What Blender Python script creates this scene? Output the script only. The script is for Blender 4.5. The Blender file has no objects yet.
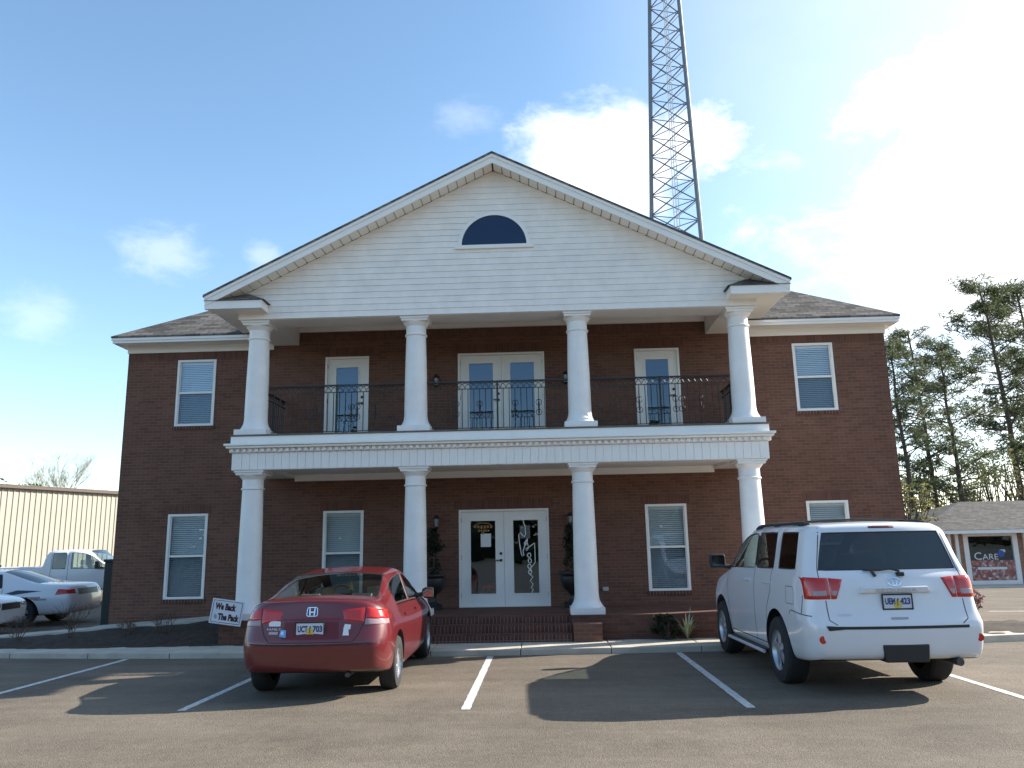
import bpy, bmesh, math, random
from mathutils import Vector, Matrix
from mathutils.bvhtree import BVHTree
R = math.radians
SC = bpy.context.scene
COL = SC.collection

# ------------------------------------------------------------------ camera
CAM = Vector((0.7909, -17.1704, 1.3234)); YAW, PITCH, ROLL, FPX = -0.0322395, 0.197993, -0.0197192, 789.6
fw = Vector((math.sin(YAW)*math.cos(PITCH), math.cos(YAW)*math.cos(PITCH), math.sin(PITCH)))
rt = Vector((math.cos(YAW), -math.sin(YAW), 0)); up = rt.cross(fw)
rt2 = rt*math.cos(ROLL)+up*math.sin(ROLL); up2 = -rt*math.sin(ROLL)+up*math.cos(ROLL)
cam = bpy.data.cameras.new('camera'); camo = bpy.data.objects.new('camera', cam); COL.objects.link(camo)
m = Matrix((rt2, up2, -fw)).transposed().to_4x4(); m.translation = CAM; camo.matrix_world = m
cam.sensor_width = 36; cam.lens = FPX*36/1024; cam.clip_start = .1; cam.clip_end = 3000
SC.camera = camo

# ------------------------------------------------------------------ sky and sun
SUN_EL, SUN_AZ = R(28.2), R(70.2)          # azimuth from +Y towards +X
sd = Vector((math.sin(SUN_AZ)*math.cos(SUN_EL), math.cos(SUN_AZ)*math.cos(SUN_EL), math.sin(SUN_EL)))
sun = bpy.data.lights.new('sun', 'SUN'); sun.energy = 5.0; sun.angle = R(.53); sun.color = (1, .93, .82)
suno = bpy.data.objects.new('sun', sun); COL.objects.link(suno)
suno.rotation_euler = sd.to_track_quat('Z', 'Y').to_euler()
W = bpy.data.worlds.new('World'); SC.world = W; W.use_nodes = True
SC.view_settings.view_transform = 'Standard'; SC.view_settings.look = 'None'
SC.view_settings.exposure = 1.13; SC.view_settings.gamma = 1

def nn(nt, t, **k):
    n = nt.nodes.new(t)
    for a, b in k.items(): setattr(n, a, b)
    return n
def mth(nt, op, a, b=None, c=None, clamp=False):
    n = nn(nt, 'ShaderNodeMath', operation=op); n.use_clamp = clamp
    for i, x in enumerate((a, b, c)):
        if x is None: continue
        if isinstance(x, (int, float)): n.inputs[i].default_value = x
        else: nt.links.new(x, n.inputs[i])
    return n.outputs[0]
def mixc(nt, fac, a, b):
    n = nn(nt, 'ShaderNodeMix', data_type='RGBA')
    for s, x in ((n.inputs['Factor'], fac), (n.inputs[6], a), (n.inputs[7], b)):
        if isinstance(x, (int, float)): s.default_value = x
        elif isinstance(x, (tuple, list)): s.default_value = (*x[:3], 1)
        else: nt.links.new(x, s)
    return n.outputs[2]
def px_dir(x, y): return (fw + rt2*((x-512)/FPX) - up2*((y-384)/FPX)).normalized()

def build_world():
    nt = W.node_tree; L = nt.links
    bg = nt.nodes['Background']
    sky = nn(nt, 'ShaderNodeTexSky', sky_type='NISHITA'); sky.sun_disc = False
    sky.sun_elevation = SUN_EL; sky.sun_rotation = SUN_AZ
    sky.air_density = 1.0; sky.dust_density = .35; sky.ozone_density = 1.6; sky.altitude = 50
    tc = nn(nt, 'ShaderNodeTexCoord')
    nv = nn(nt, 'ShaderNodeVectorMath', operation='NORMALIZE'); L.new(tc.outputs['Generated'], nv.inputs[0])
    d = nv.outputs[0]
    def noise(scale, detail, rough, off=0):
        mp = nn(nt, 'ShaderNodeMapping'); mp.inputs['Scale'].default_value = (scale, scale, scale*1.9); mp.inputs['Location'].default_value = (off, off*.7, 0)
        L.new(d, mp.inputs[0]); n = nn(nt, 'ShaderNodeTexNoise'); n.inputs['Scale'].default_value = 1
        n.inputs['Detail'].default_value = detail; n.inputs['Roughness'].default_value = rough
        n.inputs['Distortion'].default_value = .25
        L.new(mp.outputs[0], n.inputs[0]); return n.outputs[0]
    n1 = noise(11, 9, .6); n2 = noise(24, 9, .66, 3.1)
    def blob(x, y, rad, soft, gain, nz, sx=1.0):
        c = px_dir(x, y)
        # elongated angular distance: squash along the horizontal tangent
        hx = Vector((c.y, -c.x, 0)).normalized()
        dd = nn(nt, 'ShaderNodeVectorMath', operation='SUBTRACT'); L.new(d, dd.inputs[0]); dd.inputs[1].default_value = c
        dh = nn(nt, 'ShaderNodeVectorMath', operation='DOT_PRODUCT'); L.new(dd.outputs[0], dh.inputs[0]); dh.inputs[1].default_value = hx
        ln = nn(nt, 'ShaderNodeVectorMath', operation='LENGTH'); L.new(dd.outputs[0], ln.inputs[0])
        h2 = mth(nt, 'MULTIPLY', dh.outputs['Value'], dh.outputs['Value'])
        l2 = mth(nt, 'MULTIPLY', ln.outputs['Value'], ln.outputs['Value'])
        v2 = mth(nt, 'SUBTRACT', l2, h2)
        e = mth(nt, 'SQRT', mth(nt, 'MAXIMUM', mth(nt, 'ADD', v2, mth(nt, 'MULTIPLY', h2, 1/(sx*sx))), 0))
        # distance warped by noise
        e = mth(nt, 'ADD', mth(nt, 'DIVIDE', e, rad), mth(nt, 'MULTIPLY', mth(nt, 'SUBTRACT', nz, .5), -2.2 if rad > .025 else -3.6))
        mr = nn(nt, 'ShaderNodeMapRange', interpolation_type='SMOOTHSTEP')
        mr.inputs['From Min'].default_value = 1+soft; mr.inputs['From Max'].default_value = 1-soft
        mr.inputs['To Min'].default_value = 0; mr.inputs['To Max'].default_value = gain
        L.new(e, mr.inputs[0]); return mr.outputs[0]
    bl = [blob(607, 168, .066, .5, .95, n1, 1.3), blob(690, 142, .032, .7, .8, n2, 1.5), blob(545, 132, .018, 1.0, .5, n2, 1.6),
          blob(990, 240, .15, .75, .85, n1, .95), blob(1150, 210, .24, .7, .9, n1, 1.1), blob(162, 252, .019, 1.2, .26, n2, 1.6), blob(35, 315, .017, 1.2, .2, n2, 1.5),
          blob(468, 116, .014, 1.2, .16, n2, 1.6), blob(265, 258, .012, 1.0, .22, n2, 1.5),
          ]
    f = bl[0]
    for b in bl[1:]: f = mth(nt, 'MAXIMUM', f, b)
    # thin veil thickening towards the sun
    ds = nn(nt, 'ShaderNodeVectorMath', operation='DOT_PRODUCT'); L.new(d, ds.inputs[0]); ds.inputs[1].default_value = sd
    mr = nn(nt, 'ShaderNodeMapRange', interpolation_type='SMOOTHSTEP'); L.new(ds.outputs['Value'], mr.inputs[0])
    mr.inputs['From Min'].default_value = .50; mr.inputs['From Max'].default_value = .97; mr.inputs['To Max'].default_value = .5
    f = mth(nt, 'MAXIMUM', f, mth(nt, 'MULTIPLY', mr.outputs[0], mth(nt, 'ADD', .75, mth(nt, 'MULTIPLY', n1, .5))), clamp=True)
    # scattered clouds behind the camera too
    hsv = nn(nt, 'ShaderNodeHueSaturation'); hsv.inputs['Saturation'].default_value = SKY_SAT; hsv.inputs['Hue'].default_value = .494; hsv.inputs['Value'].default_value = .93
    L.new(sky.outputs[0], hsv.inputs['Color'])
    c = mixc(nt, f, hsv.outputs[0], CLOUD)
    L.new(c, bg.inputs['Color']); bg.inputs['Strength'].default_value = SKY_STR
SKY_SAT, SKY_STR, CLOUD = 1.04, .142, (5.4, 5.42, 5.45)
build_world()

# ------------------------------------------------------------------ helpers
def tag(o, label=None, cat=None, group=None, kind=None):
    if label: o['label'] = label
    if cat: o['category'] = cat
    if group: o['group'] = group
    if kind: o['kind'] = kind
    return o
def empty(name, loc=(0, 0, 0), rz=0, label=None, cat=None, group=None):
    o = bpy.data.objects.new(name, None); COL.objects.link(o); o.location = loc; o.rotation_euler = (0, 0, rz)
    o.empty_display_size = .2
    return tag(o, label, cat, group)
def copy_tree(o, parent=None):
    c = o.copy(); COL.objects.link(c)
    if parent: c.parent = parent
    for ch in list(o.children): copy_tree(ch, c)
    return c

class MB:
    def __init__(s): s.v = []; s.f = []
    def add(s, vs, fs):
        b = len(s.v); s.v += [tuple(v) for v in vs]; s.f += [tuple(b+i for i in f) for f in fs]; return s
    def box(s, x0, x1, y0, y1, z0, z1):
        if x0 > x1: x0, x1 = x1, x0
        if y0 > y1: y0, y1 = y1, y0
        if z0 > z1: z0, z1 = z1, z0
        return s.hexa([(x0, y0, z0), (x1, y0, z0), (x1, y1, z0), (x0, y1, z0), (x0, y0, z1), (x1, y0, z1), (x1, y1, z1), (x0, y1, z1)])
    def hexa(s, p):
        return s.add(p, [(0, 3, 2, 1), (4, 5, 6, 7), (0, 1, 5, 4), (1, 2, 6, 5), (2, 3, 7, 6), (3, 0, 4, 7)])
    def quad(s, a, b, c, d): return s.add([a, b, c, d], [(0, 1, 2, 3)])
    def bar(s, p, q, w, h=None, upv=(0, 0, 1)):
        p, q = Vector(p), Vector(q); h = h or w; d = (q-p).normalized(); u = Vector(upv)
        if abs(d.dot(u)) > .95: u = Vector((0, 1, 0))
        a = d.cross(u).normalized()*w/2; b = a.cross(d).normalized()*h/2
        return s.hexa([p-a-b, p+a-b, q+a-b, q-a-b, p-a+b, p+a+b, q+a+b, q-a+b])
    def tube(s, pts, r, n=8, cap=True):
        pts = [Vector(p) for p in pts]; rs = r if isinstance(r, (list, tuple)) else [r]*len(pts)
        rings = []; a = None
        for i, p in enumerate(pts):
            d = (pts[min(i+1, len(pts)-1)]-pts[max(i-1, 0)])
            d = d.normalized() if d.length > 1e-9 else Vector((0, 0, 1))
            if a is None:
                a = d.cross(Vector((0, 0, 1)) if abs(d.z) < .9 else Vector((0, 1, 0))).normalized()
            else: a = (a-d*a.dot(d)); a = a.normalized() if a.length > 1e-6 else d.orthogonal().normalized()
            b = d.cross(a)
            rings.append([p+(a*math.cos(2*math.pi*k/n)+b*math.sin(2*math.pi*k/n))*rs[i] for k in range(n)])
        vs = [v for g in rings for v in g]; fs = []
        for i in range(len(rings)-1):
            for k in range(n):
                fs.append((i*n+k, i*n+(k+1) % n, (i+1)*n+(k+1) % n, (i+1)*n+k))
        if cap: fs += [tuple(reversed(range(n))), tuple((len(rings)-1)*n+k for k in range(n))]
        return s.add(vs, fs)
    def lathe(s, prof, c=(0, 0, 0), n=24, axis='z', cap=True):
        vs = []; fs = []
        for r, h in prof:
            for k in range(n):
                a = 2*math.pi*k/n; x, y = r*math.cos(a), r*math.sin(a)
                p = (x, y, h) if axis == 'z' else ((h, x, y) if axis == 'x' else (x, -h, y))
                vs.append((c[0]+p[0], c[1]+p[1], c[2]+p[2]))
        for i in range(len(prof)-1):
            for k in range(n): fs.append((i*n+k, i*n+(k+1) % n, (i+1)*n+(k+1) % n, (i+1)*n+k))
        if cap: fs += [tuple(reversed(range(n))), tuple((len(prof)-1)*n+k for k in range(n))]
        return s.add(vs, fs)
    def prism(s, poly, a, b, axis='y'):
        # poly in the plane normal to axis: y -> (x,z), x -> (y,z), z -> (x,y)
        def P(u, w, t): return (u, t, w) if axis == 'y' else ((t, u, w) if axis == 'x' else (u, w, t))
        n = len(poly); vs = [P(u, w, a) for u, w in poly]+[P(u, w, b) for u, w in poly]
        fs = [tuple(range(n)), tuple(reversed(range(n, 2*n)))]+[(i, n+i, n+(i+1) % n, (i+1) % n) for i in range(n)]
        return s.add(vs, fs)
    def build_lr(s, name, mat, parent=None, **k):
        """two meshes: what stands left of the middle and what stands right of it"""
        out = []
        for sg in (-1, 1):
            q = MB(); idx = {}
            for f in s.f:
                cx = sum(s.v[i][0] for i in f)/len(f)
                if cx*sg > 0:
                    for i in f:
                        if i not in idx: idx[i] = len(q.v); q.v.append(s.v[i])
                    q.f.append(tuple(idx[i] for i in f))
            out.append(q.build(name, mat, parent, **k))
        return out
    def build(s, name, mat, parent=None, smooth=False, bevel=0, fix=True, sub=0):
        me = bpy.data.meshes.new(name); me.from_pydata(s.v, [], s.f)
        if fix:
            bm = bmesh.new(); bm.from_mesh(me); bmesh.ops.recalc_face_normals(bm, faces=bm.faces); bm.to_mesh(me); bm.free()
        if mat: me.materials.append(mat)
        if smooth: me.polygons.foreach_set('use_smooth', [True]*len(me.polygons))
        me.update(); o = bpy.data.objects.new(name, me); COL.objects.link(o)
        if parent: o.parent = parent
        if bevel:
            md = o.modifiers.new('bevel', 'BEVEL'); md.width = bevel; md.segments = 2; md.limit_method = 'ANGLE'; md.angle_limit = R(40)
        if sub:
            md = o.modifiers.new('subsurf', 'SUBSURF'); md.levels = md.render_levels = sub
        if smooth and not sub and not bevel:
            try: me.set_sharp_from_angle(angle=R(38))
            except Exception: pass
        return o

# ------------------------------------------------------------------ materials
MATS = {}
def mat(name, col=(.5, .5, .5), rough=.6, metal=0, spec=.5, var=0, vscale=3, bump=0, bscale=40, coat=0, col2=None, trans=0, ior=1.5):
    if name in MATS: return MATS[name]
    M = bpy.data.materials.new(name); M.use_nodes = True; nt = M.node_tree; b = nt.nodes['Principled BSDF']; L = nt.links
    b.inputs['Base Color'].default_value = (*col, 1); b.inputs['Roughness'].default_value = rough; b.inputs['Metallic'].default_value = metal
    b.inputs['Specular IOR Level'].default_value = spec; b.inputs['Coat Weight'].default_value = coat; b.inputs['Coat Roughness'].default_value = .04
    b.inputs['IOR'].default_value = ior
    tc = nn(nt, 'ShaderNodeTexCoord')
    if var or col2:
        n = nn(nt, 'ShaderNodeTexNoise'); n.inputs['Scale'].default_value = vscale; n.inputs['Detail'].default_value = 6; n.inputs['Roughness'].default_value = .65
        L.new(tc.outputs['Object'], n.inputs[0])
        mr = nn(nt, 'ShaderNodeMapRange'); L.new(n.outputs[0], mr.inputs[0]); mr.inputs['From Min'].default_value = .3; mr.inputs['From Max'].default_value = .7
        c2 = col2 or tuple(x*(1-var) for x in col); c1 = col if col2 else tuple(min(1, x*(1+var*.5)) for x in col)
        L.new(mixc(nt, mr.outputs[0], c1, c2), b.inputs['Base Color'])
    if bump:
        n = nn(nt, 'ShaderNodeTexNoise'); n.inputs['Scale'].default_value = bscale; n.inputs['Detail'].default_value = 4
        L.new(tc.outputs['Object'], n.inputs[0]); bp = nn(nt, 'ShaderNodeBump'); bp.inputs['Strength'].default_value = bump; bp.inputs['Distance'].default_value = .01
        L.new(n.outputs[0], bp.inputs['Height']); L.new(bp.outputs[0], b.inputs['Normal'])
    MATS[name] = M; return M
def planar(nt):
    """surface coordinates in metres: (x,z) on front faces, (y,z) on side faces, (x,y) on level ones"""
    L = nt.links; tc = nn(nt, 'ShaderNodeTexCoord'); g = nn(nt, 'ShaderNodeNewGeometry')
    sp = nn(nt, 'ShaderNodeSeparateXYZ'); L.new(tc.outputs['Object'], sp.inputs[0])
    sn = nn(nt, 'ShaderNodeSeparateXYZ'); L.new(g.outputs['True Normal'], sn.inputs[0])
    nx = mth(nt, 'GREATER_THAN', mth(nt, 'ABSOLUTE', sn.outputs[0]), mth(nt, 'MAXIMUM', mth(nt, 'ABSOLUTE', sn.outputs[1]), .3))
    nz = mth(nt, 'GREATER_THAN', mth(nt, 'ABSOLUTE', sn.outputs[2]), .8)
    def mx(f, a, b):
        n = nn(nt, 'ShaderNodeMix', data_type='FLOAT'); L.new(f, n.inputs[0]); L.new(a, n.inputs[2]); L.new(b, n.inputs[3]); return n.outputs[0]
    u = mx(nx, sp.outputs[0], sp.outputs[1]); v = mx(nz, sp.outputs[2], sp.outputs[1])
    return u, v, tc, sp, nx
def brick_mat(name, c1, c2, mortar, bw=.205, rh=.0677, ms=.0055, swap=False, squash=0, stain=.2):
    M = bpy.data.materials.new(name); M.use_nodes = True; nt = M.node_tree; L = nt.links; b = nt.nodes['Principled BSDF']
    u, v, tc, sp, nx = planar(nt)
    cb = nn(nt, 'ShaderNodeCombineXYZ')
    if swap: L.new(v, cb.inputs[0]); L.new(u, cb.inputs[1])
    else: L.new(u, cb.inputs[0]); L.new(v, cb.inputs[1])
    br = nn(nt, 'ShaderNodeTexBrick'); L.new(cb.outputs[0], br.inputs['Vector'])
    br.inputs['Scale'].default_value = 1; br.inputs['Brick Width'].default_value = bw; br.inputs['Row Height'].default_value = rh
    br.inputs['Mortar Size'].default_value = ms; br.inputs['Mortar Smooth'].default_value = .2; br.inputs['Bias'].default_value = -.15
    br.inputs['Color1'].default_value = (*c1, 1); br.inputs['Color2'].default_value = (*c2, 1); br.inputs['Mortar'].default_value = (*mortar, 1)
    if swap: br.offset = 0
    n = nn(nt, 'ShaderNodeTexNoise'); n.inputs['Scale'].default_value = .9; n.inputs['Detail'].default_value = 8; n.inputs['Roughness'].default_value = .7
    L.new(tc.outputs['Object'], n.inputs[0])
    mr = nn(nt, 'ShaderNodeMapRange'); L.new(n.outputs[0], mr.inputs[0]); mr.inputs['From Min'].default_value = .3; mr.inputs['From Max'].default_value = .7
    mr.inputs['To Min'].default_value = 1-stain; mr.inputs['To Max'].default_value = 1+stain*.6
    vm = nn(nt, 'ShaderNodeVectorMath', operation='SCALE'); L.new(br.outputs['Color'], vm.inputs[0]); L.new(mr.outputs[0], vm.inputs['Scale'])
    L.new(vm.outputs[0], b.inputs['Base Color']); b.inputs['Roughness'].default_value = .9; b.inputs['Specular IOR Level'].default_value = .25
    bp = nn(nt, 'ShaderNodeBump'); bp.inputs['Strength'].default_value = .6; bp.inputs['Distance'].default_value = .006; bp.invert = True
    L.new(br.outputs['Fac'], bp.inputs['Height']); L.new(bp.outputs[0], b.inputs['Normal'])
    MATS[name] = M; return M
def shingle_mat(name, c1, c2, gap):
    M = bpy.data.materials.new(name); M.use_nodes = True; nt = M.node_tree; L = nt.links; b = nt.nodes['Principled BSDF']
    tc = nn(nt, 'ShaderNodeTexCoord'); g = nn(nt, 'ShaderNodeNewGeometry')
    sp = nn(nt, 'ShaderNodeSeparateXYZ'); L.new(tc.outputs['Object'], sp.inputs[0]); sn = nn(nt, 'ShaderNodeSeparateXYZ'); L.new(g.outputs['True Normal'], sn.inputs[0])
    nx = mth(nt, 'GREATER_THAN', mth(nt, 'ABSOLUTE', sn.outputs[0]), mth(nt, 'ABSOLUTE', sn.outputs[1]))
    n_ = nn(nt, 'ShaderNodeMix', data_type='FLOAT'); L.new(nx, n_.inputs[0]); L.new(sp.outputs[0], n_.inputs[2]); L.new(sp.outputs[1], n_.inputs[3])
    cb = nn(nt, 'ShaderNodeCombineXYZ'); L.new(n_.outputs[0], cb.inputs[0]); L.new(mth(nt, 'MULTIPLY', sp.outputs[2], 1.95), cb.inputs[1])
    br = nn(nt, 'ShaderNodeTexBrick'); L.new(cb.outputs[0], br.inputs['Vector']); br.inputs['Scale'].default_value = 1
    br.inputs['Brick Width'].default_value = .31; br.inputs['Row Height'].default_value = .145; br.inputs['Mortar Size'].default_value = .006; br.inputs['Bias'].default_value = 0
    br.inputs['Color1'].default_value = (*c1, 1); br.inputs['Color2'].default_value = (*c2, 1); br.inputs['Mortar'].default_value = (*gap, 1)
    n = nn(nt, 'ShaderNodeTexNoise'); n.inputs['Scale'].default_value = 7; n.inputs['Detail'].default_value = 8; L.new(tc.outputs['Object'], n.inputs[0])
    vm = nn(nt, 'ShaderNodeVectorMath', operation='SCALE'); L.new(br.outputs['Color'], vm.inputs[0]); L.new(mth(nt, 'ADD', .45, mth(nt, 'MULTIPLY', n.outputs[0], 1.1)), vm.inputs['Scale'])
    L.new(vm.outputs[0], b.inputs['Base Color']); b.inputs['Roughness'].default_value = .95; b.inputs['Specular IOR Level'].default_value = .15
    bp = nn(nt, 'ShaderNodeBump'); bp.inputs['Strength'].default_value = .8; bp.inputs['Distance'].default_value = .012; bp.invert = True
    L.new(br.outputs['Fac'], bp.inputs['Height']); L.new(bp.outputs[0], b.inputs['Normal'])
    MATS[name] = M; return M
def glass_mat(name, tint, ior=1.55, rough=0.0, boost=1.0, gcol=(1, 1, 1), wav=0):
    M = bpy.data.materials.new(name); M.use_nodes = True; nt = M.node_tree; L = nt.links; nt.nodes.clear()
    out = nn(nt, 'ShaderNodeOutputMaterial'); tr = nn(nt, 'ShaderNodeBsdfTransparent'); tr.inputs[0].default_value = (*tint, 1)
    gl = nn(nt, 'ShaderNodeBsdfGlossy'); gl.inputs['Roughness'].default_value = rough; gl.inputs['Color'].default_value = (*gcol, 1)
    mx = nn(nt, 'ShaderNodeMixShader'); f0 = ((ior-1)/(ior+1))**2*boost; g = nn(nt, 'ShaderNodeNewGeometry')
    dt = nn(nt, 'ShaderNodeVectorMath', operation='DOT_PRODUCT'); L.new(g.outputs['Normal'], dt.inputs[0]); L.new(g.outputs['Incoming'], dt.inputs[1])
    c5 = mth(nt, 'POWER', mth(nt, 'SUBTRACT', 1, mth(nt, 'ABSOLUTE', dt.outputs['Value']), clamp=True), 5)
    L.new(mth(nt, 'ADD', f0, mth(nt, 'MULTIPLY', c5, 1-f0), clamp=True), mx.inputs[0]); L.new(tr.outputs[0], mx.inputs[1]); L.new(gl.outputs[0], mx.inputs[2]); L.new(mx.outputs[0], out.inputs[0])
    if wav:
        tc = nn(nt, 'ShaderNodeTexCoord'); n = nn(nt, 'ShaderNodeTexNoise'); n.inputs['Scale'].default_value = 1.6; L.new(tc.outputs['Object'], n.inputs[0])
        bp = nn(nt, 'ShaderNodeBump'); bp.inputs['Strength'].default_value = wav; bp.inputs['Distance'].default_value = .05; L.new(n.outputs[0], bp.inputs['Height'])
        L.new(bp.outputs[0], gl.inputs['Normal'])
    MATS[name] = M; return M
def paint_mat(name, col, rough=.28, metal=0, inner=(.09, .085, .08), dirt=0):
    M = bpy.data.materials.new(name); M.use_nodes = True; nt = M.node_tree; L = nt.links; b = nt.nodes['Principled BSDF']
    g = nn(nt, 'ShaderNodeNewGeometry'); tc = nn(nt, 'ShaderNodeTexCoord')
    c = col
    if dirt:
        n = nn(nt, 'ShaderNodeTexNoise'); n.inputs['Scale'].default_value = 3.5; n.inputs['Detail'].default_value = 7; L.new(tc.outputs['Object'], n.inputs[0])
        sp = nn(nt, 'ShaderNodeSeparateXYZ'); L.new(tc.outputs['Object'], sp.inputs[0])
        low = mth(nt, 'MULTIPLY', mth(nt, 'SUBTRACT', .75, sp.outputs[2]), 1.6, clamp=True)
        fac = mth(nt, 'MULTIPLY', mth(nt, 'ADD', mth(nt, 'MULTIPLY', low, .8), .12), mth(nt, 'MULTIPLY', n.outputs[0], dirt), clamp=True)
        c = mixc(nt, fac, col, (.2, .165, .13))
        L.new(mth(nt, 'ADD', rough, mth(nt, 'MULTIPLY', fac, .5)), b.inputs['Roughness'])
    else: b.inputs['Roughness'].default_value = rough
    L.new(mixc(nt, g.outputs['Backfacing'], c, inner), b.inputs['Base Color'])
    b.inputs['Metallic'].default_value = metal; b.inputs['Coat Weight'].default_value = .8; b.inputs['Coat Roughness'].default_value = .05
    MATS[name] = M; return M
def leaf_mat(name, c1, c2, tr=.35):
    M = bpy.data.materials.new(name); M.use_nodes = True; nt = M.node_tree; L = nt.links; nt.nodes.clear()
    out = nn(nt, 'ShaderNodeOutputMaterial'); g = nn(nt, 'ShaderNodeNewGeometry')
    c = mixc(nt, g.outputs['Random Per Island'], c1, c2)
    df = nn(nt, 'ShaderNodeBsdfPrincipled'); df.inputs['Roughness'].default_value = .6; df.inputs['Specular IOR Level'].default_value = .3; L.new(c, df.inputs['Base Color'])
    t = nn(nt, 'ShaderNodeBsdfTranslucent'); L.new(c, t.inputs[0]); mx = nn(nt, 'ShaderNodeMixShader'); mx.inputs[0].default_value = tr
    L.new(df.outputs[0], mx.inputs[1]); L.new(t.outputs[0], mx.inputs[2]); L.new(mx.outputs[0], out.inputs[0])
    MATS[name] = M; return M

brick = brick_mat('red_brick', (.192, .090, .062), (.135, .064, .046), (.18, .135, .104))
soldier = brick_mat('soldier_brick', (.165, .076, .056), (.122, .056, .042), (.135, .098, .074), swap=True)
paver = brick_mat('brick_paving', (.16, .072, .05), (.10, .046, .034), (.12, .088, .07), bw=.205, rh=.0677)
rowlock = brick_mat('rowlock_brick', (.14, .06, .044), (.085, .038, .03), (.22, .17, .14), bw=.4, rh=.0677, swap=True, ms=.006)
shingle = shingle_mat('brown_shingles', (.20, .18, .16), (.085, .078, .072), (.03, .028, .027))
shingle_grey = shingle_mat('grey_shingles', (.15, .14, .13), (.10, .095, .09), (.06, .06, .06))
white = mat('white_paint', (.84, .825, .80), .5, var=.08, vscale=2.5)
siding = mat('white_siding', (.87, .83, .78), .5, var=.11, vscale=2.4)
trim = mat('white_trim', (.86, .84, .80), .45, var=.05, vscale=2)
vinyl = mat('vinyl_soffit', (.84, .80, .73), .55)
iron = mat('black_iron', (.018, .018, .02), .45)
blind = mat('white_blind', (.74, .78, .78), .6)
blind_dark = mat('screened_blind', (.22, .25, .27), .7)
room = mat('room_wall', (.22, .2, .17), .9)
black = mat('black_plastic', (.02, .02, .021), .5)
rubber = mat('tyre_rubber', (.025, .025, .026), .85, bump=.2, bscale=60)
glass = glass_mat('window_glass', (.88, .92, .93), 1.9, boost=1.25, gcol=(.58, .76, 1.0), wav=.04)
steel = mat('galvanised_steel', (.18, .20, .225), .5, metal=.5, var=.15)
concrete = mat('pale_concrete', (.52, .48, .40), .9, var=.25, vscale=2.2, bump=.25, bscale=30)
mulch = mat('dark_mulch', (.05, .036, .026), 1, var=.6, vscale=9, bump=1, bscale=25)
chrome = mat('chrome', (.75, .76, .78), .12, metal=1)
paper = mat('white_paper', (.75, .75, .74), .8)

# ------------------------------------------------------------------ terrain
def sm(t): t = max(0, min(1, t)); return t*t*(3-2*t)
def G(x, y):
    if y < -3.35: return -.53+min(30, -3.35-y)*.008
    t = min(y+3.35, 60); s = .006+(-.028)*sm((x+9)/18)
    return -.53+t*s
def sheet(name, x0, x1, y0, y1, nx, ny, dz, material, kind='structure', warp=None):
    mb = MB(); vs = []
    for j in range(ny+1):
        for i in range(nx+1):
            x = x0+(x1-x0)*i/nx; y = y0+(y1-y0)*j/ny; vs.append((x, y, G(x, y)+dz))
    mb.add(vs, [(j*(nx+1)+i, j*(nx+1)+i+1, (j+1)*(nx+1)+i+1, (j+1)*(nx+1)+i) for j in range(ny) for i in range(nx)])
    o = mb.build(name, material, smooth=True); tag(o, kind=kind); return o
grass_m = mat('dry_grass', (.09, .085, .04), 1, var=.5, vscale=2, bump=1, bscale=12, col2=(.05, .055, .025))
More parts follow.
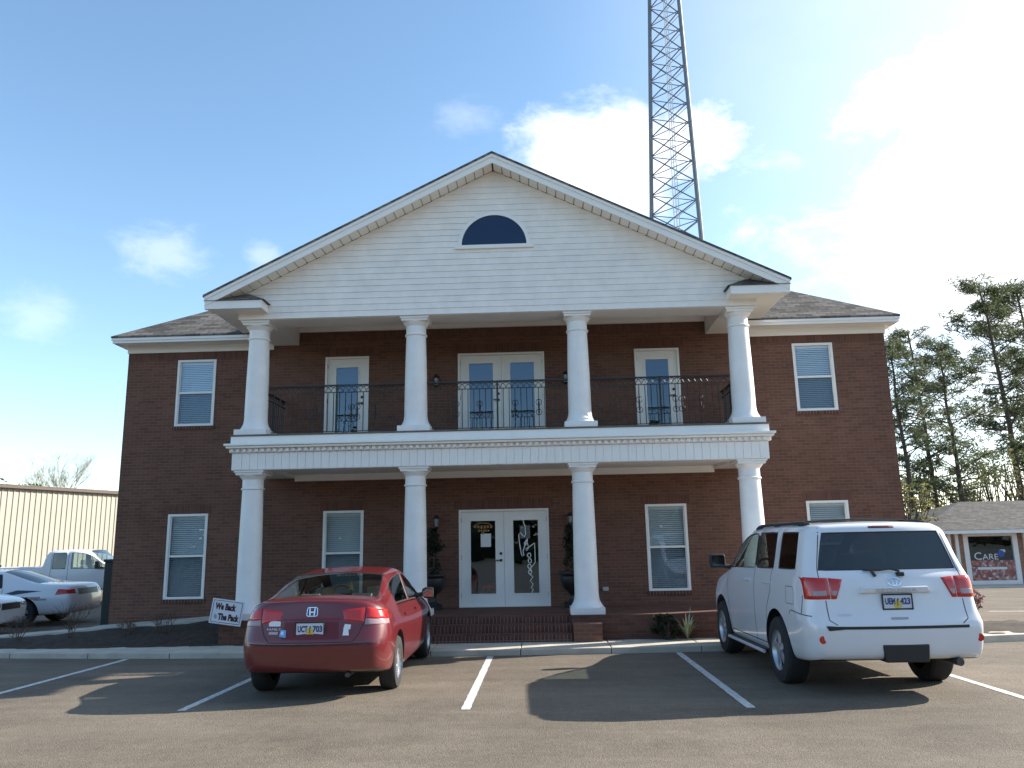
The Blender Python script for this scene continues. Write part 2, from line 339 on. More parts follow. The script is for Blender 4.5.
def asphalt_mat():
    M = bpy.data.materials.new('asphalt'); M.use_nodes = True; nt = M.node_tree; L = nt.links; b = nt.nodes['Principled BSDF']
    tc = nn(nt, 'ShaderNodeTexCoord')
    def noi(s, d, r=.6, stretch=None):
        n = nn(nt, 'ShaderNodeTexNoise'); n.inputs['Scale'].default_value = s; n.inputs['Detail'].default_value = d; n.inputs['Roughness'].default_value = r
        if stretch:
            mp = nn(nt, 'ShaderNodeMapping'); mp.inputs['Scale'].default_value = stretch; L.new(tc.outputs['Object'], mp.inputs[0]); L.new(mp.outputs[0], n.inputs[0])
        else: L.new(tc.outputs['Object'], n.inputs[0])
        return n.outputs[0]
    fine = noi(70, 5, .8); mid = noi(9, 6, .7); big = noi(.55, 5, .6); streak = noi(1.2, 4, .6, (.25, 1.6, 1)); vo = nn(nt, 'ShaderNodeTexVoronoi'); vo.inputs['Scale'].default_value = 75
    L.new(tc.outputs['Object'], vo.inputs[0])
    t = mth(nt, 'MULTIPLY', mth(nt, 'SUBTRACT', fine, .5), 1.5)
    t = mth(nt, 'ADD', t, mth(nt, 'MULTIPLY', mth(nt, 'SUBTRACT', mid, .5), .5))
    t = mth(nt, 'ADD', t, mth(nt, 'MULTIPLY', mth(nt, 'SUBTRACT', big, .5), .8))
    t = mth(nt, 'ADD', t, mth(nt, 'MULTIPLY', mth(nt, 'SUBTRACT', streak, .5), .6))
    t = mth(nt, 'ADD', t, mth(nt, 'MULTIPLY', mth(nt, 'SUBTRACT', vo.outputs['Distance'], .45), -.5))
    t = mth(nt, 'ADD', t, .5, clamp=True)
    rp = nn(nt, 'ShaderNodeValToRGB'); L.new(t, rp.inputs[0]); e = rp.color_ramp.elements
    e[0].color = (.074, .061, .047, 1); e[1].color = (.26, .218, .170, 1); e.new(.5).color = (.156, .130, .100, 1)
    # tyre polished and oil darkened patches in the middle of the stalls
    v2 = nn(nt, 'ShaderNodeTexVoronoi', feature='DISTANCE_TO_EDGE'); v2.inputs['Scale'].default_value = .42
    wp = nn(nt, 'ShaderNodeTexNoise'); wp.inputs['Scale'].default_value = 2.2; wp.inputs['Detail'].default_value = 6; L.new(tc.outputs['Object'], wp.inputs[0])
    va = nn(nt, 'ShaderNodeVectorMath', operation='MULTIPLY_ADD'); L.new(wp.outputs['Color'], va.inputs[0]); va.inputs[1].default_value = (.9, .9, 0); L.new(tc.outputs['Object'], va.inputs[2]); L.new(va.outputs[0], v2.inputs[0])
    ck = mth(nt, 'MULTIPLY', mth(nt, 'LESS_THAN', v2.outputs['Distance'], .0035), mth(nt, 'GREATER_THAN', noi(.35, 2), .52))
    sp_ = noi(.9, 3, .5); st_ = nn(nt, 'ShaderNodeMapRange'); L.new(sp_, st_.inputs[0]); st_.inputs['From Min'].default_value = .60; st_.inputs['From Max'].default_value = .72; st_.inputs['To Max'].default_value = .14
    dk = mth(nt, 'SUBTRACT', mth(nt, 'SUBTRACT', 1, st_.outputs[0]), mth(nt, 'MULTIPLY', ck, .0))
    vs_ = nn(nt, 'ShaderNodeVectorMath', operation='SCALE'); L.new(rp.outputs[0], vs_.inputs[0]); L.new(dk, vs_.inputs['Scale'])
    L.new(vs_.outputs[0], b.inputs['Base Color']); b.inputs['Roughness'].default_value = .88; b.inputs['Specular IOR Level'].default_value = .3
    bp = nn(nt, 'ShaderNodeBump'); bp.inputs['Strength'].default_value = .55; bp.inputs['Distance'].default_value = .012
    L.new(mth(nt, 'ADD', fine, mth(nt, 'MULTIPLY', vo.outputs['Distance'], .8)), bp.inputs['Height']); L.new(bp.outputs[0], b.inputs['Normal'])
    return M
asph = asphalt_mat()
sheet('ground', -700, 700, -300, 1100, 120, 120, -.06, grass_m)
sheet('parking_lot', -38, 48, -45, 26, 100, 100, 0, asph)
line_m = mat('road_paint', (.62, .62, .60), .7, var=.45, vscale=14)
for i, (x, ya, yb) in enumerate([(-9.55, -7.6, -3.45), (-6.42, -7.6, -3.45), (-3.38, -7.72, -3.45), (-.10, -7.86, -3.45), (3.03, -7.96, -3.45), (6.15, -8, -3.45), (9.27, -8, -3.45), (12.4, -8, -3.45)]):
    mb = MB(); n = 30; random.seed(i+5); vs = []; yb = -3.34+(.0115 if x > 0 else .0075)*min(abs(x), 11)**2-.08
    for k in range(n+1):
        y = ya+(yb-ya)*k/n; a = .052+random.uniform(-.004, .004)
        vs += [(x-a, y, G(x, y)+.004), (x+a, y, G(x, y)+.004)]
    mb.add(vs, [(2*k, 2*k+1, 2*k+3, 2*k+2) for k in range(n)])
    tag(mb.build('parking_line', line_m), kind='structure')
mb = MB(); LX, LY = 12.6, 4.9
mb.quad((LX, LY, G(LX, LY)+.004), (LX+7, LY-1.2, G(LX+7, LY-1.2)+.004), (LX+7, LY-1.05, G(LX+7, LY-1.05)+.004), (LX, LY+.15, G(LX, LY+.15)+.004))
tag(mb.build('parking_line', line_m), kind='structure')

# sidewalk with kerb face, cast in slabs
mb = MB(); xs = [-30+1.52*i for i in range(27)]
def yk(x): return -3.34+(.0115 if x > 0 else .0075)*min(abs(x), 11)**2
def slab(mb, xa, xb, d0, d1, z0, z1):
    mb.hexa([(xa, yk(xa)+d0, z0), (xb, yk(xb)+d0, z0), (xb, yk(xb)+d1, z0), (xa, yk(xa)+d1, z0), (xa, yk(xa)+d0, z1), (xb, yk(xb)+d0, z1), (xb, yk(xb)+d1, z1), (xa, yk(xa)+d1, z1)])
for i in range(len(xs)-1):
    slab(mb, xs[i]+.006, xs[i+1]-.006, 0, 1.03, -.62, -.432+random.uniform(-.002, .002))
tag(mb.build('sidewalk', concrete, bevel=.012), kind='structure')
mb = MB()
for i in range(len(xs)-1): slab(mb, xs[i], xs[i+1], .01, 1.02, -.66, -.445)
tag(mb.build('sidewalk_joint_bed', mat('joint_dirt', (.06, .05, .04), 1)), kind='structure')
# planting beds: mulch between walk and building
def bed(name, x0, x1, y0, y1, z, m, hump=.05, back=None):
    mb = MB(); nx = int((x1-x0)*5)+1; ny = max(2, int((y1-y0)*6)); vs = []; rr = random.Random(3)
    for j in range(ny+1):
        for i in range(nx+1):
            vs.append((x0+(x1-x0)*i/nx, y0+(y1-y0)*j/ny, z+rr.uniform(-.02, .02)+hump*math.sin(math.pi*j/ny)+((back(x0+(x1-x0)*i/nx)-z)*(j/ny)**1.3 if back else 0)))
    mb.add(vs, [(j*(nx+1)+i, j*(nx+1)+i+1, (j+1)*(nx+1)+i+1, (j+1)*(nx+1)+i) for j in range(ny) for i in range(nx)])
    tag(mb.build(name, m, smooth=True), kind='structure')
bed('planting_bed', -18, -1.85, -2.32, -1.2, -.45, mulch, back=lambda x: max(-.44, min(-.05, -.03-(-5.25-x)*.063-.02)))
bed('planting_bed', 1.86, 10.5, -2.32, .1, -.45, mulch)
# ramp walk that climbs along the wall from the side lot to the porch
mb = MB(); a, b = -1.2, -.02
b2 = -.5; zm_ = -.02-.4*(8.6-5.25)/6.35
mb.hexa([(-8.6, a, -.7), (-5.25, a, -.7), (-5.25, b, -.7), (-8.6, b, -.7), (-8.6, a, zm_), (-5.25, a, -.02), (-5.25, b, -.02), (-8.6, b, zm_)])
mb.hexa([(-11.6, a, -.7), (-8.6, a, -.7), (-8.6, b2, -.7), (-11.6, b2, -.7), (-11.6, a, -.42), (-8.6, a, zm_), (-8.6, b2, zm_), (-11.6, b2, -.42)])
tag(mb.build('ramp', concrete), kind='structure')
mb = MB(); mb.box(-18, -11.6, -1.2, -.5, -.7, -.425); tag(mb.build('path', concrete), kind='structure')

# ------------------------------------------------------------------ the office building
B = empty('office_building', (0, 0, 0), 0, 'two storey red brick office building with a white columned porch and a gable above', 'building')
HW = 8.47; DEP = 12.0
def wall_holes(mb, x0, x1, z0, z1, holes, y=0, th=.14, back=True):
    xs = sorted({x0, x1, *[h[0] for h in holes], *[h[1] for h in holes]}); zs = sorted({z0, z1, *[h[2] for h in holes], *[h[3] for h in holes]})
    inh = lambda cx, cz: any(h[0] < cx < h[1] and h[2] < cz < h[3] for h in holes)
    for i in range(len(xs)-1):
        for j in range(len(zs)-1):
            if inh((xs[i]+xs[i+1])/2, (zs[j]+zs[j+1])/2): continue
            mb.quad((xs[i], y, zs[j]), (xs[i+1], y, zs[j]), (xs[i+1], y, zs[j+1]), (xs[i], y, zs[j+1]))
            if back: mb.quad((xs[i], y+th, zs[j+1]), (xs[i+1], y+th, zs[j+1]), (xs[i+1], y+th, zs[j]), (xs[i], y+th, zs[j]))
    for (a, b, c, d) in holes:
        mb.quad((a, y, c), (a, y, d), (a, y+th, d), (a, y+th, c)); mb.quad((b, y, d), (b, y, c), (b, y+th, c), (b, y+th, d))
        mb.quad((a, y, d), (b, y, d), (b, y+th, d), (a, y+th, d)); mb.quad((b, y, c), (a, y, c), (a, y+th, c), (b, y+th, c))
XO, XI, XD, WW = 6.878, 3.467, 3.457, .88
WINS = [(-XO, 4.0055, 1.51), (XO, 4.0055, 1.51), (-XO, .272, 1.796), (-XI, .272, 1.796), (XI, .272, 1.796), (XO, .272, 1.796)]
DOORS = [(0, 0, 2.031, 1.93), (0, 3.47, 5.493, 1.93), (-XD, 3.47, 5.493, .985), (XD, 3.47, 5.493, .985)]
holes = [(x-WW/2, x+WW/2, z, z+h) for x, z, h in WINS]+[(x-w/2, x+w/2, z0, z1) for x, z0, z1, w in DOORS]
mb = MB(); wall_holes(mb, -HW, HW, -.75, 5.9, holes); mb.quad((-5.1, 0, 5.9), (5.1, 0, 5.9), (5.1, 0, 6.4), (-5.1, 0, 6.4))
for s in (-1, 1):
    mb.quad((s*HW, 0, -.75), (s*HW, DEP, -.95), (s*HW, DEP, 5.9), (s*HW, 0, 5.9))
mb.quad((-HW, DEP, -.95), (HW, DEP, -.95), (HW, DEP, 5.9), (-HW, DEP, 5.9))
mb.build('wall', brick, B, fix=False)
mb = MB(); mb.box(-HW+.05, HW-.05, .15, DEP-.05, -.3, -.02); mb.box(-HW+.05, HW-.05, .15, DEP-.05, 3.0, 3.4)
mb.box(-HW+.05, HW-.05, .15, DEP-.05, 5.72, 5.84); mb.box(-HW+.05, HW-.05, 3.2, 3.3, -.02, 3.0); mb.box(-HW+.05, HW-.05, 3.2, 3.3, 3.4, 5.72)
for x in (-5.2, -1.9, 1.9, 5.2): mb.box(x-.05, x+.05, .15, 3.2, -.02, 3.0); mb.box(x-.05, x+.05, .15, 3.2, 3.4, 5.72)
mb.build('interior_wall', room, B)
# soldier courses of upright bricks
for x, z0, z1, w in DOORS: MB().box(x-w/2-.1, x+w/2+.1, -.004, .02, z1+.002, z1+.205).build('brick_header', soldier, B)
for x, z, h in WINS:
    if z < 2: MB().box(x-.52, x+.52, -.004, .02, z+h+.002, z+h+.205).build('brick_header', soldier, B)
for a, b, c, d in ((-HW, -5.17, 5.515, 5.7), (5.17, HW, 5.515, 5.7), (-4.55, 4.55, 5.87, 6.075)): MB().box(a, b, -.0045, .02, c, d).build('brick_header', soldier, B)
# windows
def window(x, z, h):
    w = WW; f = MB(); y0, y1 = -.012, .06; t = .05
    for a, b, c, d in ((x-w/2, x-w/2+t, z, z+h), (x+w/2-t, x+w/2, z, z+h), (x-w/2+t, x+w/2-t, z+h-t, z+h), (x-w/2+t, x+w/2-t, z, z+t)): f.box(a, b, y0, y1, c, d)
    zm = z+h*.5
    f.box(x-w/2+t, x+w/2-t, .004, .05, zm-.022, zm+.022)
    # inner sash edges
    for c, d, yy in ((zm+.022, z+h-t, .022), (z+t, zm-.022, .012)):
        for a, b in ((x-w/2+t, x-w/2+t+.022), (x+w/2-t-.022, x+w/2-t)): f.box(a, b, yy, .05, c, d)
    fo = f.build('window', trim, B)
    for c, d, yy in ((zm+.022, z+h-t, .036), (z+t, zm-.022, .030)):
        MB().quad((x-w/2+t, yy, c), (x+w/2-t, yy, c), (x+w/2-t, yy, d), (x-w/2+t, yy, d)).build('pane', glass, fo, fix=False)
    MB().quad((x-w/2+t, .018, z+t), (x+w/2-t, .018, z+t), (x+w/2-t, .018, zm-.022), (x-w/2+t, .018, zm-.022)).build('insect_screen', screen, fo)
    bl = MB(); k = 0; zz = z+t+.03
    while zz < z+h-t-.05:
        bl.hexa([(x-w/2+.055, .082, zz-.016), (x+w/2-.055, .082, zz-.016), (x+w/2-.055, .112, zz+.016), (x-w/2+.055, .112, zz+.016),
                 (x-w/2+.055, .080, zz-.013), (x+w/2-.055, .080, zz-.013), (x+w/2-.055, .110, zz+.019), (x-w/2+.055, .110, zz+.019)]); zz += .042
    bl.box(x-w/2+.055, x+w/2-.055, .07, .12, z+h-t-.05, z+h-t)
    bl.build('blind', blind, fo)
    s = MB(); s.box(x-w/2-.03, x+w/2+.03, -.028, -.0005, z-.075, z-.002); s.build('sill', rowlock, fo)
screen = glass_mat('insect_screen', (.66, .68, .70), 1.05)
for a in WINS: window(*a)
# doors
def leaf(x0, x1, z0, z1, gx0, gx1, gz0, gz1, handle_x, hinge_x, reflect=None):
    y0, y1 = .035, .08; f = MB()
    f.box(x0, gx0, y0, y1, z0, z1); f.box(gx1, x1, y0, y1, z0, z1); f.box(gx0, gx1, y0, y1, z0, gz0); f.box(gx0, gx1, y0, y1, gz1, z1)
    t = .022     # raised bead round the glass
    for a, b, c, d in ((gx0-t, gx0, gz0-t, gz1+t), (gx1, gx1+t, gz0-t, gz1+t), (gx0, gx1, gz1, gz1+t), (gx0, gx1, gz0-t, gz0)): f.box(a, b, y0-.012, y0+.002, c, d)
    d = f.build('door', trim, B)
    MB().quad((gx0, .055, gz0), (gx1, .055, gz0), (gx1, .055, gz1), (gx0, .055, gz1)).build('pane', glass, d, fix=False)
    if handle_x is not None:
        h = MB(); zh = z0+.93
        h.lathe([(.03, 0), (.03, .012), (.012, .02), (.012, .05), (0.001, .052)], (handle_x, y0, zh), 12, 'y'); h.box(handle_x-.11, handle_x+.01, y0-.062, y0-.045, zh-.01, zh+.012)
        h.build('handle', mat('aged_bronze', (.07, .06, .05), .35, metal=.8), d)
        MB().lathe([(.03, 0), (.03, .02), (.016, .028), (0.001, .03)], (handle_x, y0, zh+.14), 12, 'y').build('deadbolt', mat('aged_bronze'), d)
    for zz in (.22, 1.0, 1.78): MB().box(hinge_x-.012, hinge_x+.012, y0-.012, y0-.001, z0+zz-.05, z0+zz+.05).build('hinge', mat('dull_hinge', (.2, .19, .17), .5, metal=.7), d)
    return d
def frame(x, z0, z1, w):
    f = MB(); t = .045
    f.box(x-w/2, x-w/2+t, -.012, .1, z0, z1); f.box(x+w/2-t, x+w/2, -.012, .1, z0, z1); f.box(x-w/2+t, x+w/2-t, -.012, .1, z1-t, z1)
    f.box(x-w/2+t, x+w/2-t, .0, .12, z0, z0+.025)
    f.build('door_frame', trim, B)
for z0, z1 in ((0, 2.031), (3.47, 5.493)):
    frame(0, z0, z1, 1.93); za, zb = z0+.027, z1-.048
    lf = leaf(-.918, -.003, za, zb, -.715, -.185, z0+.27, z0+1.79, -.07, -.925)
    rf = leaf(.003, .918, za, zb, .2, .73, z0+.27, z0+1.79, None, .925)
    if z0 == 0: LDL, LDR = lf, rf
for s in (-1, 1):
    x = s*XD; frame(x, 3.47, 5.493, .985)
    leaf(x-.445, x+.445, 3.497, 5.445, x-.25, x+.25, 3.74, 5.25, x+.34, x-.45)
# notices, badge decal and a drawn-on reflection on the lower doors
MB().box(-.50, -.28, .0495, .0515, 1.24, 1.52).build('notice', paper, LDL)
MB().box(.34, .56, .0575, .0595, 1.40, 1.68).build('notice', mat('grey_paper', (.25, .25, .25), .8), LDR)
gold = mat('gold_leaf', (.30, .17, .05), .45, metal=.2)
mb = MB(); rr = random.Random(2)
for sx in (0,):
    cx, cz = -.45, 1.66
    mb.tube([(cx+.20*math.cos(t)*(1 if True else 1), .050, cz+.085*math.sin(t)) for t in [math.pi*k/10 for k in range(11)]], .012, 6)
    for k in range(6): mb.box(cx-.19+k*.068, cx-.145+k*.068, .048, .052, cz-.03+rr.uniform(-.01, .01), cz+.035)
    for k in range(5): mb.box(cx-.10+k*.05, cx-.066+k*.05, .048, .052, cz-.10, cz-.055)
    mb.lathe([(.03, 0), (.03, .004)], (cx, .052, cz-.135), 8, 'y')
mb.build('lettering', gold, LDL)
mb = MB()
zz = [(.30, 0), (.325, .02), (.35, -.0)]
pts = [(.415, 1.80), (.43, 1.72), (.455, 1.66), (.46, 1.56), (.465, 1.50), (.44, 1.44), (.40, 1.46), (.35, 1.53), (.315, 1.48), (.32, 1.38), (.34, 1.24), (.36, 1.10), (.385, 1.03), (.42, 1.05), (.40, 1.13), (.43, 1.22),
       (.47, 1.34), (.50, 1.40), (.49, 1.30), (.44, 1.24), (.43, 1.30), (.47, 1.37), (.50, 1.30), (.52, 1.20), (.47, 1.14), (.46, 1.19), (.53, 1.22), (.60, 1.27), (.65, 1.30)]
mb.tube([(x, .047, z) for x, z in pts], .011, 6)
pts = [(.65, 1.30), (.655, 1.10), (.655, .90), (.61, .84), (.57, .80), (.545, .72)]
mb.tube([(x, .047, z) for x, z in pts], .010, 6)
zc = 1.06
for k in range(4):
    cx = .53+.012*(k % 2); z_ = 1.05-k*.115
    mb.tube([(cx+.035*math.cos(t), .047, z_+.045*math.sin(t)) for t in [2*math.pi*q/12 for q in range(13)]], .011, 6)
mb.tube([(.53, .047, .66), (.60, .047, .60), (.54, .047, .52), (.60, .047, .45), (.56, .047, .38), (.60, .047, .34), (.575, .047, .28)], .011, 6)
mb.build('reflection_squiggle', mat('reflection_white', (.85, .85, .8), .5), LDR)  # white tubes draw a bright reflection in the right pane
# things seen through / near the glass: red flowers at the foot of the left pane
def blossom(name, loc, label, col, r=.12, n=60, stem=.2):
    t = empty(name, loc, 0, label, 'potted plant')
    p = MB(); p.lathe([(.05, 0), (.075, .10), (.08, .12), (.07, .12)], (0, 0, 0), 14); p.build('pot', mat('clay_white', (.6, .58, .55), .6), t, smooth=True)
    q = MB(); rr = random.Random(4)
    for k in range(n):
        c = Vector((rr.gauss(0, r*.5), rr.gauss(0, r*.4), stem+rr.gauss(0, r*.35))); a = Vector((rr.uniform(-1, 1), rr.uniform(-1, 1), rr.uniform(-1, 1))).normalized()*.035; bb = a.orthogonal().normalized()*.02
        q.quad(c-a, c+bb, c+a, c-bb)
    q.build('blossom', mat('red_petal', col, .6), t, fix=False)
blossom('flower_pot', (-.36, .35, .0), 'small pot of red flowers inside the left pane of the lower front doors', (.55, .03, .03), .14, 90, .36)

# entablatures, porch floor and deck --------------------------------------------------
def ubox(mb, xo, yo, xi, yi, z0, z1):        # U shape round the porch, front beam and two returns, butted
    mb.box(-xo, xo, yo, yi, z0, z1)
    for s in (-1, 1): mb.box(s*xi, s*xo, yi, -.004, z0, z1)
mb = MB(); ubox(mb, 5.15, -2.10, 4.55, -1.5, 2.79, 3.12)
mb.build('lower_beam', trim, B)
mb = MB(); x = -5.10
while x < 5.1:       # upright boards on the face of the beam
    mb.box(x, min(x+.148, 5.15), -2.112, -2.101, 2.80, 3.115); x += .155
for s in (-1, 1):
    y = -2.05
    while y < -.1: mb.box(s*5.151, s*5.162, y, y+.148, 2.80, 3.115); y += .155
mb.build('beam_board', trim, B)
mb = MB(); ubox(mb, 5.17, -2.14, 4.6, -1.5, 3.123, 3.20); x = -5.16
while x < 5.12: mb.box(x, x+.06, -2.185, -2.142, 3.135, 3.197); x += .12
for s in (-1, 1):
    y = -2.1
    while y < -.1: mb.box(s*5.172, s*5.21, y, y+.06, 3.135, 3.197); y += .12
mb.build('dentil_moulding', trim, B)
mb = MB(); ubox(mb, 5.23, -2.24, 4.6, -1.5, 3.203, 3.245); ubox(mb, 5.26, -2.28, 4.6, -1.5, 3.248, 3.29); ubox(mb, 5.17, -2.16, 4.6, -1.5, 3.293, 3.44)
mb.build('lower_cornice', trim, B, bevel=.006)
mb = MB(); mb.box(-5.19, 5.19, -2.18, -.004, 3.443, 3.47); mb.build('balcony_deck', mat('weathered_deck', (.17, .14, .11), .8, var=.4, vscale=5), B)
mb = MB(); mb.box(-4.545, 4.545, -1.495, -.06, 2.86, 2.9)
mb.build('porch_ceiling', vinyl, B)
mb = MB(); mb.box(-4.545, 4.545, -.055, -.004, 2.72, 2.86); mb.box(-4.545, 4.545, -.085, -.056, 2.81, 2.858); mb.build('ceiling_moulding', trim, B)
# brick porch base, steps, cheek piers
mb = MB()
mb.box(-5.2, -1.31, -2.2, -.004, -.75, -.0); mb.box(1.31, 5.2, -2.2, -.004, -.75, 0); mb.box(-1.31, 1.31, -1.98, -.004, -.75, 0)
mb.build('porch_floor', paver, B)
st = empty  # steps are part of the building
for ya, yb, zt_ in ((-2.20, -1.981, -.145), (-2.42, -2.201, -.29)):
    MB().box(-1.31, 1.31, ya, yb, -.75, zt_).build('step', paver, B)
for ya, za_, zb_ in ((-1.99, -.143, -.035), (-2.21, -.288, -.165), (-2.43, -.43, -.31)):
    MB().box(-1.309, 1.309, ya, ya+.008, za_, zb_).build('step_riser', rowlock, B)
for s in (-1, 1):
    mb = MB(); mb.box(s*1.33, s*1.84, -2.5, -2.205, -.75, -.12); mb.build('cheek_wall', brick, B)
# columns
def column(x, z0, z1):
    y = -1.80; c = MB()
    c.box(x-.316, x+.316, y-.316, y+.316, z0, z0+.115)
    h = z1-z0
    prof = [(.305, z0+.116), (.30, z0+.135), (.275, z0+.175), (.25, z0+.22), (.235, z0+.27), (.228, z0+.33)]
    for k in range(9): t = k/8; prof.append((.226-.028*t**1.6, z0+.34+(h-.34-.42)*t))
    zt = z1-.37; prof += [(.198, zt), (.222, zt+.012), (.222, zt+.035), (.200, zt+.048), (.200, zt+.20), (.215, zt+.215), (.25, zt+.26), (.262, zt+.275), (.262, zt+.285)]
    c.lathe(prof, (x, y, 0), 40); c.box(x-.262, x+.262, y-.262, y+.262, zt+.286, z1-.04); c.box(x-.285, x+.285, y-.285, y+.285, z1-.039, z1-.003)
    o = c.build('column', white, B, smooth=True); return o
for x in (-4.82, -1.621, 1.621, 4.82):
    column(x, 0, 2.79); column(x, 3.47, 5.79)
# upper beam and ceiling
mb = MB(); ubox(mb, 5.13, -2.08, 4.56, -1.5, 5.79, 6.30); mb.build('upper_beam', trim, B)
mb = MB(); mb.box(-4.555, 4.555, -1.495, -.06, 6.25, 6.3); mb.build('porch_ceiling', vinyl, B)
mb = MB(); mb.box(-4.555, 4.555, -.055, -.004, 6.08, 6.25); mb.box(-4.555, 4.555, -.09, -.056, 6.18, 6.248); mb.build('ceiling_moulding', trim, B)
# gable: lapped siding boards
SL = .4974; ZA = 9.04       # top edge of rake
def zr(x): return ZA-.207-SL*abs(x)
mb = MB(); z = 5.80; e = .127
mb.prism([(-5.15, 5.80), (5.15, 5.80), (5.15, zr(5.15)), (0, zr(0)), (-5.15, zr(5.15))], -2.10, -2.085)
while z < zr(0)-.03:
    z1 = min(z+e, zr(0)-.002)
    xa = min(5.15, (ZA-.207-z)/SL); xb = min(5.15, (ZA-.207-z1)/SL)
    mb.hexa([(-xa, -2.124, z), (xa, -2.124, z), (xa, -2.101, z), (-xa, -2.101, z), (-xb, -2.108, z1), (xb, -2.108, z1), (xb, -2.101, z1), (-xb, -2.101, z1)])
    z += e
mb.build('gable_siding', siding, B)
# half round window
mb = MB(); seg = 28; ri, ro = .655, .725; cz = 7.215
for k in range(seg):
    a, b = math.pi*k/seg, math.pi*(k+1)/seg
    P = lambda r, t, y: (r*math.cos(t), y, cz+r*.965*math.sin(t))
    mb.hexa([P(ri, a, -2.155), P(ro, a, -2.155), P(ro, a, -2.11), P(ri, a, -2.11), P(ri, b, -2.155), P(ro, b, -2.155), P(ro, b, -2.11), P(ri, b, -2.11)])
mb.box(-.80, .80, -2.165, -2.11, cz-.075, cz-.001)
hw = mb.build('half_round_window', trim, B)
mb = MB(); mb.prism([(ri*math.cos(math.pi*k/seg), cz+ri*.965*math.sin(math.pi*k/seg)) for k in range(seg+1)], -2.135, -2.127)
M_ = mat('dark_blue_glass', (.006, .026, .075), .08, spec=.4); mb.build('pane', M_, hw)
# rakes
def slopebox(mb, s, xa, xb, y0, y1, t0, t1):     # slab under the rake line between x=xa and xb; t = drop below ZA line
    za, zb = ZA-SL*xa, ZA-SL*xb
    mb.hexa([(s*xa, y0, za-t1), (s*xb, y0, zb-t1), (s*xb, y1, zb-t1), (s*xa, y1, za-t1), (s*xa, y0, za-t0), (s*xb, y0, zb-t0), (s*xb, y1, zb-t0), (s*xa, y1, za-t0)])
XE = 5.69; YF = -2.51
mb = MB()
for s in (-1, 1): slopebox(mb, s, 0, XE+.03, YF-.035, 6.3, -.01, .035)
mb.build_lr('gable_roof', shingle, B)
mb = MB()
for s in (-1, 1):
    slopebox(mb, s, 0, XE, YF-.002, YF+.03, .037, .225); slopebox(mb, s, 0, XE+.005, YF-.022, YF-.003, .037, .10)
mb.build_lr('rake_board', trim, B)
mb = MB()
for s in (-1, 1):
    x = .02
    while x < XE-.25: slopebox(mb, s, x, min(x+.158, XE-.1), YF+.031, -2.126, .19, .205); x += .18
mb.build_lr('rake_soffit', vinyl, B)
mb = MB()
for s in (-1, 1): slopebox(mb, s, 0.01, XE-.1, YF+.031, -2.126, .172, .189)
mb.build_lr('soffit_vent', mat('grey_vent', (.42, .40, .37), .7), B)
# side eaves of the porch roof and the little hipped returns
mb = MB(); s2 = MB(); rf = MB()
for s in (-1, 1):
    mb.box(s*(XE-.03), s*XE, -2.42, -.3, 5.99, 6.185)
    s2.box(s*5.132, s*(XE-.031), -2.09, -.46, 5.985, 6.0)
    # return across the front corner
    mb.box(s*4.56, s*XE, -2.50, -2.47, 5.925, 6.085); mb.box(s*4.56, s*4.59, -2.469, -2.126, 5.925, 6.085)
    s2.box(s*4.591, s*(XE-.031), -2.469, -2.126, 5.93, 5.945); 
    mb.box(s*(XE-.03), s*XE, -2.469, -2.421, 5.925, 6.085)
    a = [(s*(4.50), -2.53, 6.088), (s*(XE+.02), -2.53, 6.088), (s*(XE+.02), -2.126, 6.088), (s*4.50, -2.126, 6.088), (s*4.95, -2.128, 6.33), (s*5.35, -2.128, 6.33)]
    rf.add(a, [(0, 1, 5, 4), (0, 4, 3), (1, 2, 5), (0, 3, 2, 1), (3, 4, 5, 2)])
mb.build_lr('eave_fascia', trim, B); s2.build_lr('eave_soffit', vinyl, B); rf.build_lr('return_roof', shingle, B)
# main hip roof
E_ = .45; ex, ey0, ey1, ez = HW+.2, -E_, DEP+E_, 6.0; hd = (ey1-ey0)/2; tz = .66
mb = MB(); rz_ = ez+tz*hd; A = [(-ex, ey0, ez), (ex, ey0, ez), (ex, ey1, ez), (-ex, ey1, ez), (-ex+hd, ey0+hd, rz_), (ex-hd, ey0+hd, rz_)]
vs = A+[(x, y, z-.04) for x, y, z in A[:4]]
nb = 5.1; yn = .28; zn = ez+tz*(yn-ey0); k0 = len(vs)
vs += [(-nb, ey0, ez), (-nb, yn, zn), (nb, yn, zn), (nb, ey0, ez), (-nb, ey0, ez-.04), (-nb, yn, zn-.04), (nb, yn, zn-.04), (nb, ey0, ez-.04)]
mb.add(vs, [(0, k0, k0+1, 4), (k0+1, k0+2, 5, 4), (k0+3, 1, 5, k0+2), (6, k0+4, k0, 0), (k0+7, 7, 1, k0+3), (k0, k0+4, k0+5, k0+1), (k0+3, k0+2, k0+6, k0+7), (6, 9, k0+5, k0+4), (8, 7, k0+7, k0+6), (k0+5, 9, 8, k0+6), (1, 2, 5), (2, 3, 4, 5), (3, 0, 4), (7, 8, 2, 1), (8, 9, 3, 2), (9, 6, 0, 3)])
mb.build('roof', shingle, B)
mb = MB(); o = .03
mb.box(-ex+o, -5.4, ey0+o, ey0+o+.03, 5.845, 5.955); mb.box(5.4, ex-o, ey0+o, ey0+o+.03, 5.845, 5.955)
mb.box(-ex+o-.02, -5.4, ey0+.01, ey0+o-.001, 5.90, 5.957); mb.box(5.4, ex-o+.02, ey0+.01, ey0+o-.001, 5.90, 5.957)
for s in (-1, 1): mb.box(s*(ex-o), s*(ex-o-.03), ey0+o+.031, ey1, 5.845, 5.955)
mb.box(-ex+o, -.001, ey1-.03, ey1, 5.845, 5.955); mb.box(.001, ex-o, ey1-.03, ey1, 5.845, 5.955)
